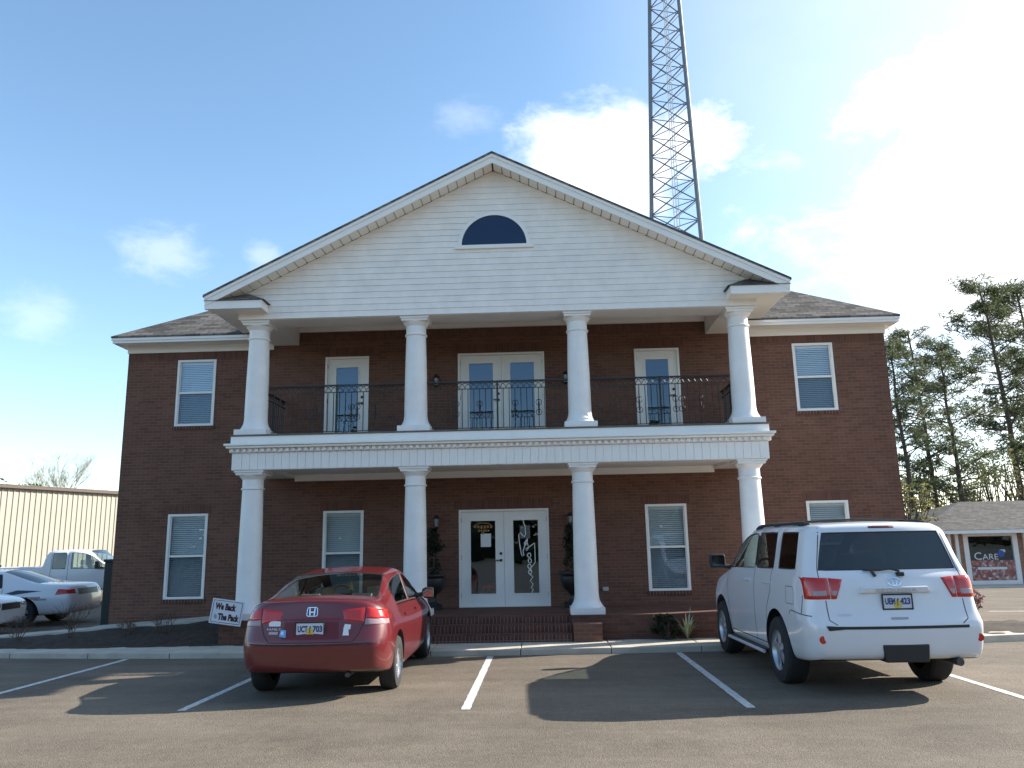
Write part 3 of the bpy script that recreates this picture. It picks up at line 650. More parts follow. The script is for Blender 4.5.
# frieze boards under the soffit
for a, b in ((-HW-.02, -5.133), (5.133, HW+.02)):
    mb.box(a, b, -.03, -.005, 5.70, 5.858); 
for s in (-1, 1): mb.box(s*(HW+.02), s*(HW+.001), -.004, DEP, 5.70, 5.858)
mb.build_lr('eave_fascia', trim, B)
mb = MB(); mb.box(-ex+.07, -5.133, ey0+.065, -.031, 5.86, 5.875); mb.box(5.133, ex-.07, ey0+.065, -.031, 5.86, 5.875)
for s in (-1, 1): mb.box(s*(HW+.022), s*(ex-.07), -.03, ey1-.05, 5.86, 5.875)
mb.build_lr('eave_soffit', vinyl, B)
# balcony railing ---------------------------------------------------------------------
ZB0, ZB1, ZB2 = 3.545, 4.33, 4.46
def scroll(mb, c, w, ax):
    """small C scrolls left and right of an ornamental baluster"""
    x0, y0, z0 = c
    P = lambda u, z: (x0+u, y0, z0+z) if ax == 'x' else (x0, y0+u, z0+z)
    for s in (-1, 1):
        for dz in (.10, -.10):
            mb.tube([P(s*(.012+.045*math.sin(t)), dz*(1-.55*math.cos(t))) for t in [k*math.pi*1.25/9 for k in range(10)]], .0065, 5)
    mb.tube([P(0, -.14), P(0, -.1), P(0, .1), P(0, .14)], [.006, .018, .018, .006], 6)
plain_me = None; orn_me = None
def baluster(c, orn, parent, ax):
    global plain_me, orn_me
    key = (orn, ax)
    if key not in BAL:
        mb = MB(); mb.box(-.0075, .0075, -.0075, .0075, ZB0, ZB1)
        if orn: scroll(mb, (0, 0, 3.93), .1, ax)
        BAL[key] = mb.build('baluster', iron, parent); o = BAL[key]
    else:
        o = BAL[key].copy(); COL.objects.link(o); o.parent = parent
    o.location = (c[0], c[1], 0)
BAL = {}
def rail(p, q, ax):
    mb = MB(); L_ = (Vector(q)-Vector(p)).length; ox = ax == 'x'
    def at(t, z): v = Vector(p).lerp(Vector(q), t/L_); return (v.x, v.y, z)
    mb.bar(at(0, ZB2+.012), at(L_, ZB2+.012), .045, .028); mb.bar(at(0, ZB1), at(L_, ZB1), .022, .014); mb.bar(at(0, ZB0), at(L_, ZB0), .022, .014)
    n = max(2, round(L_/.118)); st_ = L_/n
    for k in range(n):    # crossed arches between the two top bars
        c = (k+.5)*st_; pts = [at(c+st_*.95*math.cos(t), ZB1+.012+.105*math.sin(t)) for t in [math.pi*j/8 for j in range(9)] if 0 <= c+st_*.95*math.cos(t) <= L_]
        if len(pts) > 2: mb.tube(pts, .006, 4)
    r = mb.build('railing', iron, B)
    mid = L_/2
    mb = MB(); a = at(mid, 3.47); mb.box(a[0]-.017, a[0]+.017, a[1]-.017, a[1]+.017, 3.47, ZB2-.003); mb.build('railing_post', iron, r)
    for k in range(1, n):
        t = k*st_
        if abs(t-mid) < .05: continue
        j = round((t-mid)/st_); baluster(at(t, 0), (abs(j) % 4 == 3 and abs(j) < n/2-1), r, ax)
for a, b in ((-4.58, -1.84), (-1.40, 1.40), (1.84, 4.58)): rail((a, -1.80, 0), (b, -1.80, 0), 'x')
for s in (-1, 1): rail((s*4.82, -1.57, 0), (s*4.82, -.02, 0), 'y')
# wall lanterns
def lantern(x, z, lit=None):
    c = MB(); c.lathe([(.05, 0), (.05, .015), (.02, .03)], (x, -.005, z+.02), 12, 'y'); c.tube([(x, -.02, z+.02), (x, -.09, z+.05), (x, -.14, z+.10), (x, -.14, z+.13)], .009, 6)
    c.lathe([(.005, z+.135), (.03, z+.12), (.075, z+.06), (.078, z+.05), (.06, z+.05)], (x, -.14, 0), 10)
    c.lathe([(.05, z-.13), (.055, z-.12), (.03, z-.15), (.004, z-.17)], (x, -.14, 0), 8)
    for k in range(4):
        a = math.pi/4+k*math.pi/2; c.bar((x+.05*math.cos(a), -.14+.05*math.sin(a), z-.125), (x+.066*math.cos(a), -.14+.066*math.sin(a), z+.05), .008)
    o = c.build('wall_lantern', iron, B, smooth=True)
    g = MB(); g.lathe([(.043, z-.12), (.058, z+.045)], (x, -.14, 0), 8); g.build('lantern_glass', mat('frosted_glass', (.25, .25, .24), .3), o, smooth=True)
for x in (-1.43, 1.42): lantern(x, 4.87); lantern(x, 1.80)
mb = MB(); mb.box(2.06, 2.18, -.03, -.0005, .29, .37); mb.box(2.07, 2.17, -.04, -.031, .30, .36); mb.build('outlet_cover', mat('outlet_grey', (.5, .5, .5), .5), B)

# ------------------------------------------------------------------ lattice tower behind the building
def tower():
    cx, cy, H = .79+.2015*38, -17.17+38, 62
    T = empty('lattice_tower', (cx, cy, -.7), 0, 'tall grey steel lattice tower rising behind the gable roof', 'tower')
    rad = lambda z: 2.4-.0446*min(z, 34)
    ang = [R(166.5), R(286.5), R(46.5)]
    def P(k, z): return Vector((rad(z)*math.cos(ang[k % 3]), rad(z)*math.sin(ang[k % 3]), z))
    for k in range(3):
        MB().tube([P(k, 0), P(k, 34), P(k, H)], [.125, .10, .07], 8).build('leg', steel, T, smooth=True)
    for k in range(3):
        mb = MB(); z = 0; i = 0
        while z < H-2:
            h = 1.08; a, b = P(k, z), P(k+1, z); c, d = P(k, z+h), P(k+1, z+h)
            mb.tube([a, b], .024, 5)
            if i % 2: mb.tube([a, d], .033, 5)
            else: mb.tube([a, d], .033, 5)
            mb.tube([a.lerp(b, .5), c], .014, 4)
            z += h; i += 1
        mb.build('bracing', steel, T)
    # climbing ladder and cable run by the near leg
    mb = MB(); z0, z1 = 1, H-1
    def Q(z, u): p = P(1, z).lerp(P(2, z), u); return p+Vector((0, 0, 0))
    for u in (.10, .24): mb.tube([Q(z0, u), Q(34, u), Q(z1, u)], .035, 5)
    z = 1
    while z < z1: mb.tube([Q(z, .10), Q(z, .24)], .012, 4); z += .45
    mb.build('ladder', steel, T)
    mb = MB()
    for j, u in enumerate((.40, .455, .51)):
        mb.tube([P(1, 0).lerp(P(0, 0), u*1.0), P(1, 34).lerp(P(0, 34), u), P(1, z1).lerp(P(0, z1), u)], .022, 5)
    z = 1
    while z < z1: mb.tube([P(1, z).lerp(P(0, z), .39), P(1, z).lerp(P(0, z), .52)], .02, 4); z += .9
    mb.build('cable_run', mat('pale_cable', (.7, .7, .7), .5), T)
tower()

# ------------------------------------------------------------------ metal warehouse on the left
def warehouse():
    a = Vector((-25.5, 20.6, 0)); b = Vector((-20.9, 33.3, 0)); d = (b-a).normalized(); n = Vector((d.y, -d.x, 0)); gz = -.7; top = 4.6
    a = a-d*26
    T = empty('metal_warehouse', (0, 0, 0), 0, 'tan ribbed metal warehouse with a brown eave trim behind the parked white cars', 'warehouse')
    L_ = (b-a).length; mb = MB(); t = 0; pitch = .305
    prof = [(0, 0), (.19, 0), (.215, .035), (.28, .035), (.305, 0)]
    vs = []; 
    while t < L_:
        for u, h in prof[:-1]:
            p = a+d*(t+u)+n*h; vs += [(p.x, p.y, gz), (p.x, p.y, top-.02)]
        t += pitch
    k = len(vs)//2
    mb.add(vs, [(2*i, 2*i+2, 2*i+3, 2*i+1) for i in range(k-1)])
    c = b-n*14; e = a-n*14
    for p, q in ((b, c), (c, e), (e, a)): mb.quad((p.x, p.y, gz), (q.x, q.y, gz), (q.x, q.y, top), (p.x, p.y, top))
    mb.build('wall', mat('tan_metal', (.32, .305, .255), .55, var=.1, vscale=1), T, fix=False)
    mb = MB(); aa, bb = a+n*.25-d*.2, b+n*.25+d*.2; cc, ee = c-n*.2, e-n*.2
    mid1 = (aa+ee)/2; mid2 = (bb+cc)/2
    V = lambda p, z: (p.x, p.y, z)
    mb.add([V(aa, top), V(bb, top), V(mid2, top+.06), V(mid1, top+.06), V(cc, top), V(ee, top), V(aa, top-.05), V(bb, top-.05), V(cc, top-.05), V(ee, top-.05)],
           [(0, 1, 2, 3), (3, 2, 4, 5), (6, 7, 1, 0), (7, 8, 4, 2, 1), (8, 9, 5, 4), (9, 6, 0, 3, 5), (6, 9, 8, 7)])
    mb.build('roof', mat('roof_metal', (.45, .43, .38), .5), T)
    brown = mat('brown_trim', (.07, .045, .035), .5)
    mb = MB(); mb.bar(a+n*.16+Vector((0, 0, top-.09)), b+n*.16+Vector((0, 0, top-.09)), .18, .17); mb.build('gutter', brown, T)
    p = a+d*(L_-5.2)+n*.09
    mb = MB(); mb.bar((p.x, p.y, gz), (p.x, p.y, top-.15), .32, .10); mb.build('downspout', mat('tan_metal', (.3, .27, .2)), T)
    mb = MB(); q = b+n*.05; mb.bar((q.x, q.y, gz), (q.x, q.y, top-.1), .2, .12); mb.build('corner_trim', mat('tan_metal', (.3, .27, .2)), T)
    p0, p1 = a+n*.06, b+n*.06
    mb = MB(); mb.bar(p0+Vector((0, 0, gz+1.05)), p1+Vector((0, 0, gz+1.05)), .05, .14); mb.build('base_rail', mat('orange_brown', (.35, .19, .09), .7), T)
warehouse()

# ------------------------------------------------------------------ shop on the right
def shop():
    fy = 21.0; gz = -1.02; T = empty('brick_shop', (0, 0, 0), 0, 'low brick shop with a grey shingled roof and a large white framed front window', 'shop')
    sb = brick_mat('shop_brick', (.42, .22, .14), (.28, .14, .09), (.28, .25, .2))
    D_ = fy-CAM.y; X = lambda r: CAM.x+r*D_
    Z = lambda r: CAM.z+r*D_
    x0, x1 = X(.462), X(.462)+15; zt = Z(.0005)
    wx0, wx1, wz0, wz1 = X(.5135), X(.578), Z(-.0625), Z(.0000)-.02
    mb = MB(); wall_holes(mb, x0, x1, gz-.3, zt, [(wx0, wx1, wz0, wz1), (X(.60), X(.60)+1.0, gz, zt-.15)], y=fy, th=.2)
    mb.quad((x0, fy, gz-.3), (x0, fy+9, gz-.3), (x0, fy+9, zt), (x0, fy, zt)); mb.quad((x1, fy, gz-.3), (x1, fy+9, gz-.3), (x1, fy+9, zt), (x1, fy, zt)); mb.quad((x0, fy+9, gz-.3), (x1, fy+9, gz-.3), (x1, fy+9, zt), (x0, fy+9, zt))
    mb.build('wall', sb, T, fix=False)
    MB().box(x0+.1, x1-.1, fy+2.5, fy+2.6, gz, zt).build('interior_wall', room, T)
    f = MB(); w = .22
    f.box(wx0, wx0+w, fy-.03, fy+.1, wz0, wz1); f.box(wx1-w, wx1, fy-.03, fy+.1, wz0, wz1); f.box(wx0+w, wx1-w, fy-.03, fy+.1, wz1-.12, wz1); f.box(wx0+w, wx1-w, fy-.03, fy+.1, wz0, wz0+.24)
    fo = f.build('window', trim, T)
    MB().quad((wx0+w, fy+.05, wz0+.24), (wx1-w, fy+.05, wz0+.24), (wx1-w, fy+.05, wz1-.12), (wx0+w, fy+.05, wz1-.12)).build('pane', glass, fo)
    # poster band inside the window and lettering on the pane
    px0, px1, pz0, pz1 = wx0+w, wx1-w, wz0+.24, wz1-.12; pw, ph = px1-px0, pz1-pz0
    M = bpy.data.materials.new('window_poster'); M.use_nodes = True; nt = M.node_tree; b = nt.nodes['Principled BSDF']
    tc = nn(nt, 'ShaderNodeTexCoord'); v = nn(nt, 'ShaderNodeTexVoronoi'); v.inputs['Scale'].default_value = 9; nt.links.new(tc.outputs['Object'], v.inputs[0])
    rp = nn(nt, 'ShaderNodeValToRGB'); sp = nn(nt, 'ShaderNodeSeparateColor'); nt.links.new(v.outputs['Color'], sp.inputs[0]); nt.links.new(sp.outputs[0], rp.inputs[0])
    e = rp.color_ramp.elements; e[0].color = (.6, .06, .04, 1); e[1].color = (.8, .7, .62, 1); e.new(.35).color = (.2, .05, .05, 1); e.new(.6).color = (.8, .2, .1, 1); e.new(.8).color = (.5, .25, .25, 1)
    nt.links.new(rp.outputs[0], b.inputs['Base Color'])
    MB().box(px0, px1, fy+.06, fy+.065, pz0, pz0+ph*.45).build('poster', M, fo)
    MB().box(px0+pw*.16, px0+pw*.82, fy+.045, fy+.049, pz0+ph*.245, pz0+ph*.30).build('poster_stripe', paper, fo)
    text_obj('CARE', (px0+pw*.10, fy+.035, pz0+ph*.47), .37*1.0, paper, fo, 'lettering', first_big=True, width=pw*.56)
    mb = MB(); mb.lathe([(.001, 0), (.16, .01), (.16, .014)], (px0+pw*.72, fy+.043, pz0+ph*.60), 16, 'y'); mb.build('blue_emblem', mat('blue_sign', (.03, .1, .35), .5), fo)
    MB().box(px0+pw*.70, px0+pw*.82, fy+.036, fy+.04, pz0+ph*.63, pz0+ph*.69).build('emblem_flash', paper, fo)
    for xx in (X(.494), X(.503), X(.5845)): MB().box(xx, xx+.14, fy-.12, fy-.002, gz, zt).build('post', trim, T)
    MB().box(X(.60)+.02, X(.60)+.98, fy+.1, fy+.14, gz+.02, zt-.17).build('door', mat('dark_door', (.03, .03, .035), .3), T)
    # roof: hipped with an eave fascia
    ex0, ex1, ey0, ey1 = x0-.55, x1+.55, fy-.75, fy+9.6; ze = zt+.14; h = 1.45; hd = 4.6
    mb = MB(); mb.add([(ex0, ey0, ze), (ex1, ey0, ze), (ex1, ey1, ze), (ex0, ey1, ze), (ex0+hd, ey0+hd, ze+h), (ex1-hd, ey0+hd, ze+h)], [(0, 1, 5, 4), (1, 2, 5), (2, 3, 4, 5), (3, 0, 4), (0, 3, 2, 1)]); mb.build('roof', shingle_grey, T)
    mb = MB(); mb.box(ex0+.02, ex1-.02, ey0+.02, ey0+.05, ze-.17, ze-.01); mb.box(ex0+.02, ex0+.05, ey0+.051, ey1, ze-.17, ze-.01); mb.box(ex1-.05, ex1-.02, ey0+.051, ey1, ze-.17, ze-.01); mb.build('fascia', trim, T)
    MB().box(ex0+.05, ex1-.05, ey0+.05, fy-.002, ze-.16, ze-.145).build('soffit', vinyl, T)
    tag(MB().box(x0-2, x1+2, fy-2.2, fy-.13, gz-.3, gz+.03).build('sidewalk', concrete), kind='structure')
def text_mesh(txt, size=1, bold=0, spacing=1):
    c = bpy.data.curves.new('lettering', 'FONT'); c.body = txt; c.size = size; c.offset = bold; c.space_character = spacing; c.align_x = 'LEFT'; c.resolution_u = 3
    o = bpy.data.objects.new('lettering', c); COL.objects.link(o); dg = bpy.context.evaluated_depsgraph_get(); me = bpy.data.meshes.new_from_object(o.evaluated_get(dg))
    bpy.data.objects.remove(o); bpy.data.curves.remove(c)
    vs = [tuple(v.co) for v in me.vertices]; fs = [tuple(p.vertices) for p in me.polygons]; bpy.data.meshes.remove(me)
    return vs, fs
def text_obj(txt, loc, size, m, parent, name, first_big=False, width=None, bold=.0):
    """upright lettering facing -Y"""
    mb = MB(); x = 0
    parts = [(txt[0], size*1.3), (txt[1:], size)] if first_big else [(txt, size)]
    for t, sz in parts:
        vs, fs = text_mesh(t, sz, bold); mxx = max(v[0] for v in vs)
        mb.add([(loc[0]+x+v[0], loc[1], loc[2]+v[1]) for v in vs], fs); x += mxx+sz*.06
    if width:
        k = width/x; mb.v = [(loc[0]+(v[0]-loc[0])*k, v[1], v[2]) for v in mb.v]
    o = mb.build(name, m, parent, fix=False)
    return o
shop()

# ------------------------------------------------------------------ trees
bark = mat('pine_bark', (.10, .075, .058), .95, var=.5, vscale=6, bump=.8, bscale=18)
bark_pale = mat('pale_bark', (.30, .26, .21), .95, var=.3, vscale=8)
needles = leaf_mat('pine_needles', (.055, .075, .035), (.15, .165, .085), .45)
leaves = leaf_mat('broad_leaves', (.085, .10, .035), (.24, .215, .09), .5)
dry_leaves = leaf_mat('dry_leaves', (.16, .12, .06), (.24, .20, .13), .4)
def clump(mb, c, r, n, size, rr, flat=.6, aspect=.35):
    for _ in range(n):
        while True:
            q = Vector((rr.uniform(-1, 1), rr.uniform(-1, 1), rr.uniform(-1, 1)))
            if q.length < 1: break
        p = Vector((c[0]+q.x*r, c[1]+q.y*r, c[2]+q.z*r*flat)); a = Vector((rr.uniform(-1, 1), rr.uniform(-1, 1), rr.uniform(-.4, 1))).normalized(); s = size*rr.uniform(.6, 1.3)
        b = a.cross(Vector((rr.uniform(-1, 1), rr.uniform(-1, 1), rr.uniform(-1, 1)))).normalized()
        mb.quad(p-a*s, p+b*s*aspect, p+a*s, p-b*s*aspect)
def pine(x, y, H, crown0, spread, seed, label, lean=0, group='tall pines behind the shop', dens=1.0):
    rr = random.Random(seed); z0 = G(x, y)-.2 if abs(x) < 700 else 0
    T = empty('pine_tree', (x, y, z0), 0, label, 'pine tree', group)
    t = MB(); pts = [Vector((lean*(k/8)**1.5*H*.1+rr.uniform(-.08, .08), rr.uniform(-.08, .08), H*k/8)) for k in range(9)]
    t.tube(pts, [.19*H/15*(1-.85*k/8)+.015 for k in range(9)], 8)
    def at(f): f *= 8; i = min(7, int(f)); return pts[i].lerp(pts[i+1], f-i)
    cr = MB(); nb = int(46*dens)
    for k in range(nb):
        f = crown0+(1-crown0)*(k+rr.random())/nb; p = at(min(.995, f)); az = rr.uniform(0, 6.283)
        g = (f-crown0)/(1-crown0); ln = spread*(.35+.9*math.sin(math.pi*min(1, .16+g*.84))**.8)*rr.uniform(.55, 1.15)*(1 if rr.random() > .14 else .4)
        rise = rr.uniform(.0, .5)+.25*g
        e = p+Vector((math.cos(az)*ln, math.sin(az)*ln, ln*rise)); m_ = p.lerp(e, .55)+Vector((0, 0, -.06*ln))
        t.tube([p, m_, e], [.045*H/15*(1.3-g), .03, .012], 5, cap=False)
        for q in range(rr.randint(3, 5)):
            u = .45+.6*q/4; c = p.lerp(e, u)+Vector((rr.gauss(0, .22), rr.gauss(0, .22), rr.gauss(.08, .14)))*spread/2.2
            clump(cr, c, rr.uniform(.26, .55)*spread/2.2, rr.randint(40, 64), .14*spread/2.2, rr, .6, .16)
    t.build('trunk', bark, T, smooth=True, fix=False); cr.build('crown', needles, T, fix=False)
pd = lambda x, d: (CAM.x+px_r(x)*d, CAM.y+d)
def px_r(x): v = px_dir(x, 520); return v.x/v.y
specs = [(917, 46, 13.8, .32, 2.2, 'leftmost slim pine just right of the brick wall'), (940, 50, 15.6, .36, 2.3, 'second slim pine from the brick wall with a high crown'),
         (968, 48, 14.0, .30, 2.7, 'pine with a broad low branch, third from the brick wall'), (1028, 56, 20.6, .34, 3.4, 'tall pine over the shop roof with a trunk near the right edge'), (1066, 60, 21.5, .35, 3.5, 'tallest pine, its crown cut by the right edge')]
for i, (px, d, h, c0, sp_, lab) in enumerate(specs):
    x, y = pd(px, d); pine(x, y, h, c0, sp_, 11+i*7, lab, lean=(-.35 if i < 3 else -.5), dens=1.0 if i < 3 else 1.35)
def bushy(name, x, y, h, w, seed, label, cat, m, n=40, leaf=.12, group=None, sparse=1.0, z=None, trunkm=None, zlow=.25):
    rr = random.Random(seed); T = empty(name, (x, y, (G(x, y) if z is None else z)-.05), 0, label, cat, group); t = MB(); c = MB()
    for k in range(n):
        az = rr.uniform(0, 6.283); f = rr.uniform(zlow, 1); rad = w*.5*math.sqrt(max(.05, 1-(f-.45)**2*2.2))*rr.uniform(.35, 1)
        e = Vector((math.cos(az)*rad, math.sin(az)*rad, h*f)); b0 = Vector((rr.uniform(-.04, .04)*w, rr.uniform(-.04, .04)*w, h*f*rr.uniform(.0, .35)))
        t.tube([b0, b0.lerp(e, .5)+Vector((0, 0, .05*h)), e], [.012*h+.004, .006*h+.002, .0025*h+.001], 4, cap=False)
        clump(c, e, w*.13*rr.uniform(.7, 1.3), int(26*sparse), leaf, rr, .8, .45)
    t.build('stem', trunkm or bark, T, fix=False); c.build('foliage', m, T, fix=False)
    return T
us = [(905, 40, 5.0, 3.2, leaves, 'low green tree against the right wall of the brick building'), (922, 52, 7.6, 4.8, leaves, 'yellow green understorey tree below the slim pines'), (948, 56, 6.8, 5.2, dry_leaves, 'pale dry leaved tree between the pine trunks'),
      (975, 50, 6.6, 5.0, leaves, 'green understorey tree behind the shop ridge'), (1000, 54, 8.0, 5.4, dry_leaves, 'tan understorey tree behind the shop roof'), (1030, 52, 7.8, 5.4, leaves, 'bushy tree behind the shop at the right edge')]
for i, (px, d, h, w, m_, lab) in enumerate(us):
    x, y = pd(px, d); bushy('understorey_tree', x, y, h, w, 60+i, lab, 'tree', m_, n=52, leaf=.125, group='low trees behind the shop', sparse=.9)
def bare_tree(name, x, y, z, h, w, seed, label, m, cat='tree', depth=5, r0=None, n0=1, group=None, spread=.75):
    rr = random.Random(seed); T = empty(name, (x, y, z), 0, label, cat, group); t = MB(); tw = MB()
    def grow(p, d, ln, r, k):
        q = p+d*ln; mid = p.lerp(q, .5)+Vector((rr.uniform(-1, 1), rr.uniform(-1, 1), 0))*ln*.05
        (t if k > depth-2 else tw).tube([p, mid, q], [r, r*.85, r*.7], 5 if k > 2 else 3, cap=False)
        if k == 0: return
        for _ in range(rr.choice((2, 3, 3))):
            a = Vector((rr.uniform(-1, 1), rr.uniform(-1, 1), rr.uniform(-.15, .8))).normalized(); nd = (d+a*spread).normalized(); grow(q, nd, ln*rr.uniform(.62, .85), r*.62, k-1)
    for s in range(n0):
        d = Vector((rr.uniform(-.5, .5)*w/h, rr.uniform(-.5, .5)*w/h, 1)).normalized() if n0 > 1 else Vector((0, 0, 1))
        grow(Vector((rr.uniform(-.03, .03), rr.uniform(-.03, .03), 0))*(n0 > 1), d, h*.3, r0 or h*.022, depth)
    t.build('trunk' if n0 == 1 else 'stem', m, T, fix=False); tw.build('branches' if n0 == 1 else 'twigs', m, T, fix=False)
x, y = pd(72, 82); bare_tree('bare_tree', x, y, -1, 11.2, 6, 8, 'leafless grey tree beyond the warehouse roof', bark_pale, depth=8, r0=.2, spread=.6)
x, y = pd(985, 58); bare_tree('bare_tree', x, y, -1.5, 6.5, 4, 15, 'leafless tree among the understorey behind the shop', bark_pale, depth=5)
x, y = pd(20, 78); bushy('evergreen_tree', x, y, 8.0, 8, 31, 'dark evergreen crown just showing over the warehouse roof', 'tree', needles, n=60, leaf=.25)
# added tree belt behind the camera, out of view, to darken window reflections
mb = MB(); rr = random.Random(77)
for k in range(230):
    xx = rr.uniform(-110, 110); hh = rr.uniform(9, 15); yy = -62-rr.uniform(0, 9)
    for q in range(7): clump(mb, (xx+rr.gauss(0, 1.6), yy+rr.gauss(0, 1), -1+hh*(q+.6)/7.5), 2.6, 26, .7, rr, .8, .6)
tag(mb.build('added_woods', leaf_mat('wood_leaves', (.03, .045, .02), (.09, .085, .045), .2), fix=False), kind='stuff', label='added tree belt out of view, darkening the window reflections', cat='added_woods')
# plants in the beds
for i, (px, Y, h, lab) in enumerate([(20, -1.75, .62, 'leftmost bare twiggy shrub in the dark bed, before the white cars'), (72, -1.7, .85, 'tall bare twiggy shrub in the bed, left of the brick corner'), (128, -1.65, .5, 'small bare shrub in the bed at the brick corner'), (165, -1.7, .7, 'bare twiggy shrub below the lower left window')]):
    v = px_dir(px, 620); x = CAM.x+v.x/v.y*(Y-CAM.y); bare_tree('bare_shrub', x, Y, -.43, h, .5, 80+i, lab, mat('twig', (.11, .075, .055), .9), 'shrub', depth=4, r0=.010, n0=6, group='bare shrubs in the left bed')
bushy('evergreen_shrub', 3.0, -2.36, .48, .5, 3, 'dark green shrub against the brick porch base right of the steps', 'shrub', leaf_mat('dark_leaves', (.012, .022, .010), (.035, .05, .02), .2), n=40, leaf=.035, z=-.43)
def spiky(x, y, z):
    T = empty('spiky_plant', (x, y, z), 0, 'pale variegated spiky plant by the walk, lit by the sun', 'plant'); mb = MB(); rr = random.Random(9)
    for k in range(60):
        az = rr.uniform(0, 6.283); ln = rr.uniform(.22, .48); e = Vector((math.cos(az)*ln*.6, math.sin(az)*ln*.6, ln*rr.uniform(.5, 1.2))); w_ = Vector((-math.sin(az), math.cos(az), 0))*.016
        mid = e*.55+Vector((0, 0, .07)); mb.add([-w_*.6, w_*.6, mid+w_, mid-w_, e], [(0, 1, 2, 3), (3, 2, 4)])
    mb.build('leaf_blades', leaf_mat('variegated', (.12, .17, .07), (.62, .62, .42), .3), T, fix=False)
spiky(3.36, -2.36, -.43)
bushy('red_leaved_shrub', 9.12, -1.0, .80, .45, 12, 'sparse purple red shrub beyond the white sport utility vehicle', 'shrub', leaf_mat('purple_leaves', (.10, .03, .045), (.24, .10, .10), .4), n=22, leaf=.028, z=-.43, sparse=.7)
# potted topiary beside the doors
def urn(x, y, seed, label):
    T = empty('potted_plant', (x, y, 0), 0, label, 'potted plant', 'urns beside the front doors'); u = MB()
    u.box(-.17, .17, -.17, .17, 0, .10); u.lathe([(.13, .101), (.07, .16), (.055, .24), (.08, .30), (.20, .40), (.25, .52), (.24, .62), (.29, .68), (.29, .71), (.25, .71), (.23, .64)], (0, 0, 0), 20)
    u.build('urn', mat('black_urn', (.018, .018, .018), .4), T, smooth=True)
    rr = random.Random(seed); c = MB(); s = MB(); s.tube([(0, 0, .6), (.02, 0, 1.1), (0, 0, 1.6)], .018, 6); s.build('stem', bark, T)
    for k in range(34):
        h = .62+rr.random()**.8*1.0; r = .30*(1-(h-.62)/1.35); az = rr.uniform(0, 6.283); clump(c, (math.cos(az)*r*rr.random(), math.sin(az)*r*rr.random(), h), .12, 34, .045, rr, .9, .3)
    c.build('foliage', leaf_mat('topiary', (.008, .014, .007), (.022, .034, .014), .15), T, fix=False)
urn(-1.46, -.42, 5, 'black urn with a dark topiary left of the lower front doors'); urn(1.40, -.42, 6, 'black urn with a dark topiary right of the lower front doors, half behind a column')
# utility cabinet at the corner
T = empty('utility_cabinet', (-8.72, .75, -.55), 0, 'dark green utility cabinet at the left corner of the brick building', 'utility cabinet')
cg = mat('dark_green_metal', (.012, .018, .017), .5); mb = MB(); mb.box(-.18, .18, -.3, .3, .06, 1.62); mb.build('cabinet', cg, T, bevel=.02)
mb = MB(); mb.box(-.2, .2, -.32, .32, 1.62, 1.68); mb.build('lid', cg, T, bevel=.01); mb = MB(); mb.box(-.21, .21, -.34, .34, 0, .06); mb.build('plinth', concrete, T); MB().box(-.13, .13, -.312, -.301, .2, 1.5).build('door', cg, T)

# ------------------------------------------------------------------ yard sign
def yard_sign():
    T = empty('yard_sign', (-5.07, -2.40, -.40), R(4), 'white yard sign reading We Back The Pack, tilted in the bed before the left column', 'sign')
    T.rotation_euler = (0, R(8.5), R(4))
    b = MB(); b.box(-.29, .29, -.006, .006, .36, .80); b.build('panel', mat('sign_white', (.72, .72, .75), .5), T)
    mr = mat('sign_maroon', (.06, .008, .02), .5); q = MB(); t = .008
    for a, c, d, e in ((-.265, .265, .385, .385+t), (-.265, .265, .775-t, .775), (-.265, -.265+t, .385+t, .775-t), (.265-t, .265, .385+t, .775-t)): q.box(a, c, -.0085, -.0065, d, e)
    q.build('border', mr, T)
    text_obj('We Back', (-.215, -.0085, .62), .15, mr, T, 'lettering', width=.38, bold=.009); text_obj('The Pack', (-.14, -.0085, .44), .15, mr, T, 'lettering', width=.39, bold=.009)
    g = MB(); g.prism([(-.225, .49), (-.20, .54), (-.18, .50), (-.165, .53), (-.16, .45), (-.19, .44)], -.0085, -.0065); g.build('emblem', mat('grey_emblem', (.35, .37, .42), .6), T)
    for s in (-1, 1): MB().tube([(s*.16, .012, -.15), (s*.16, .012, .5)], .004, 6).build('stake', iron, T)
yard_sign()

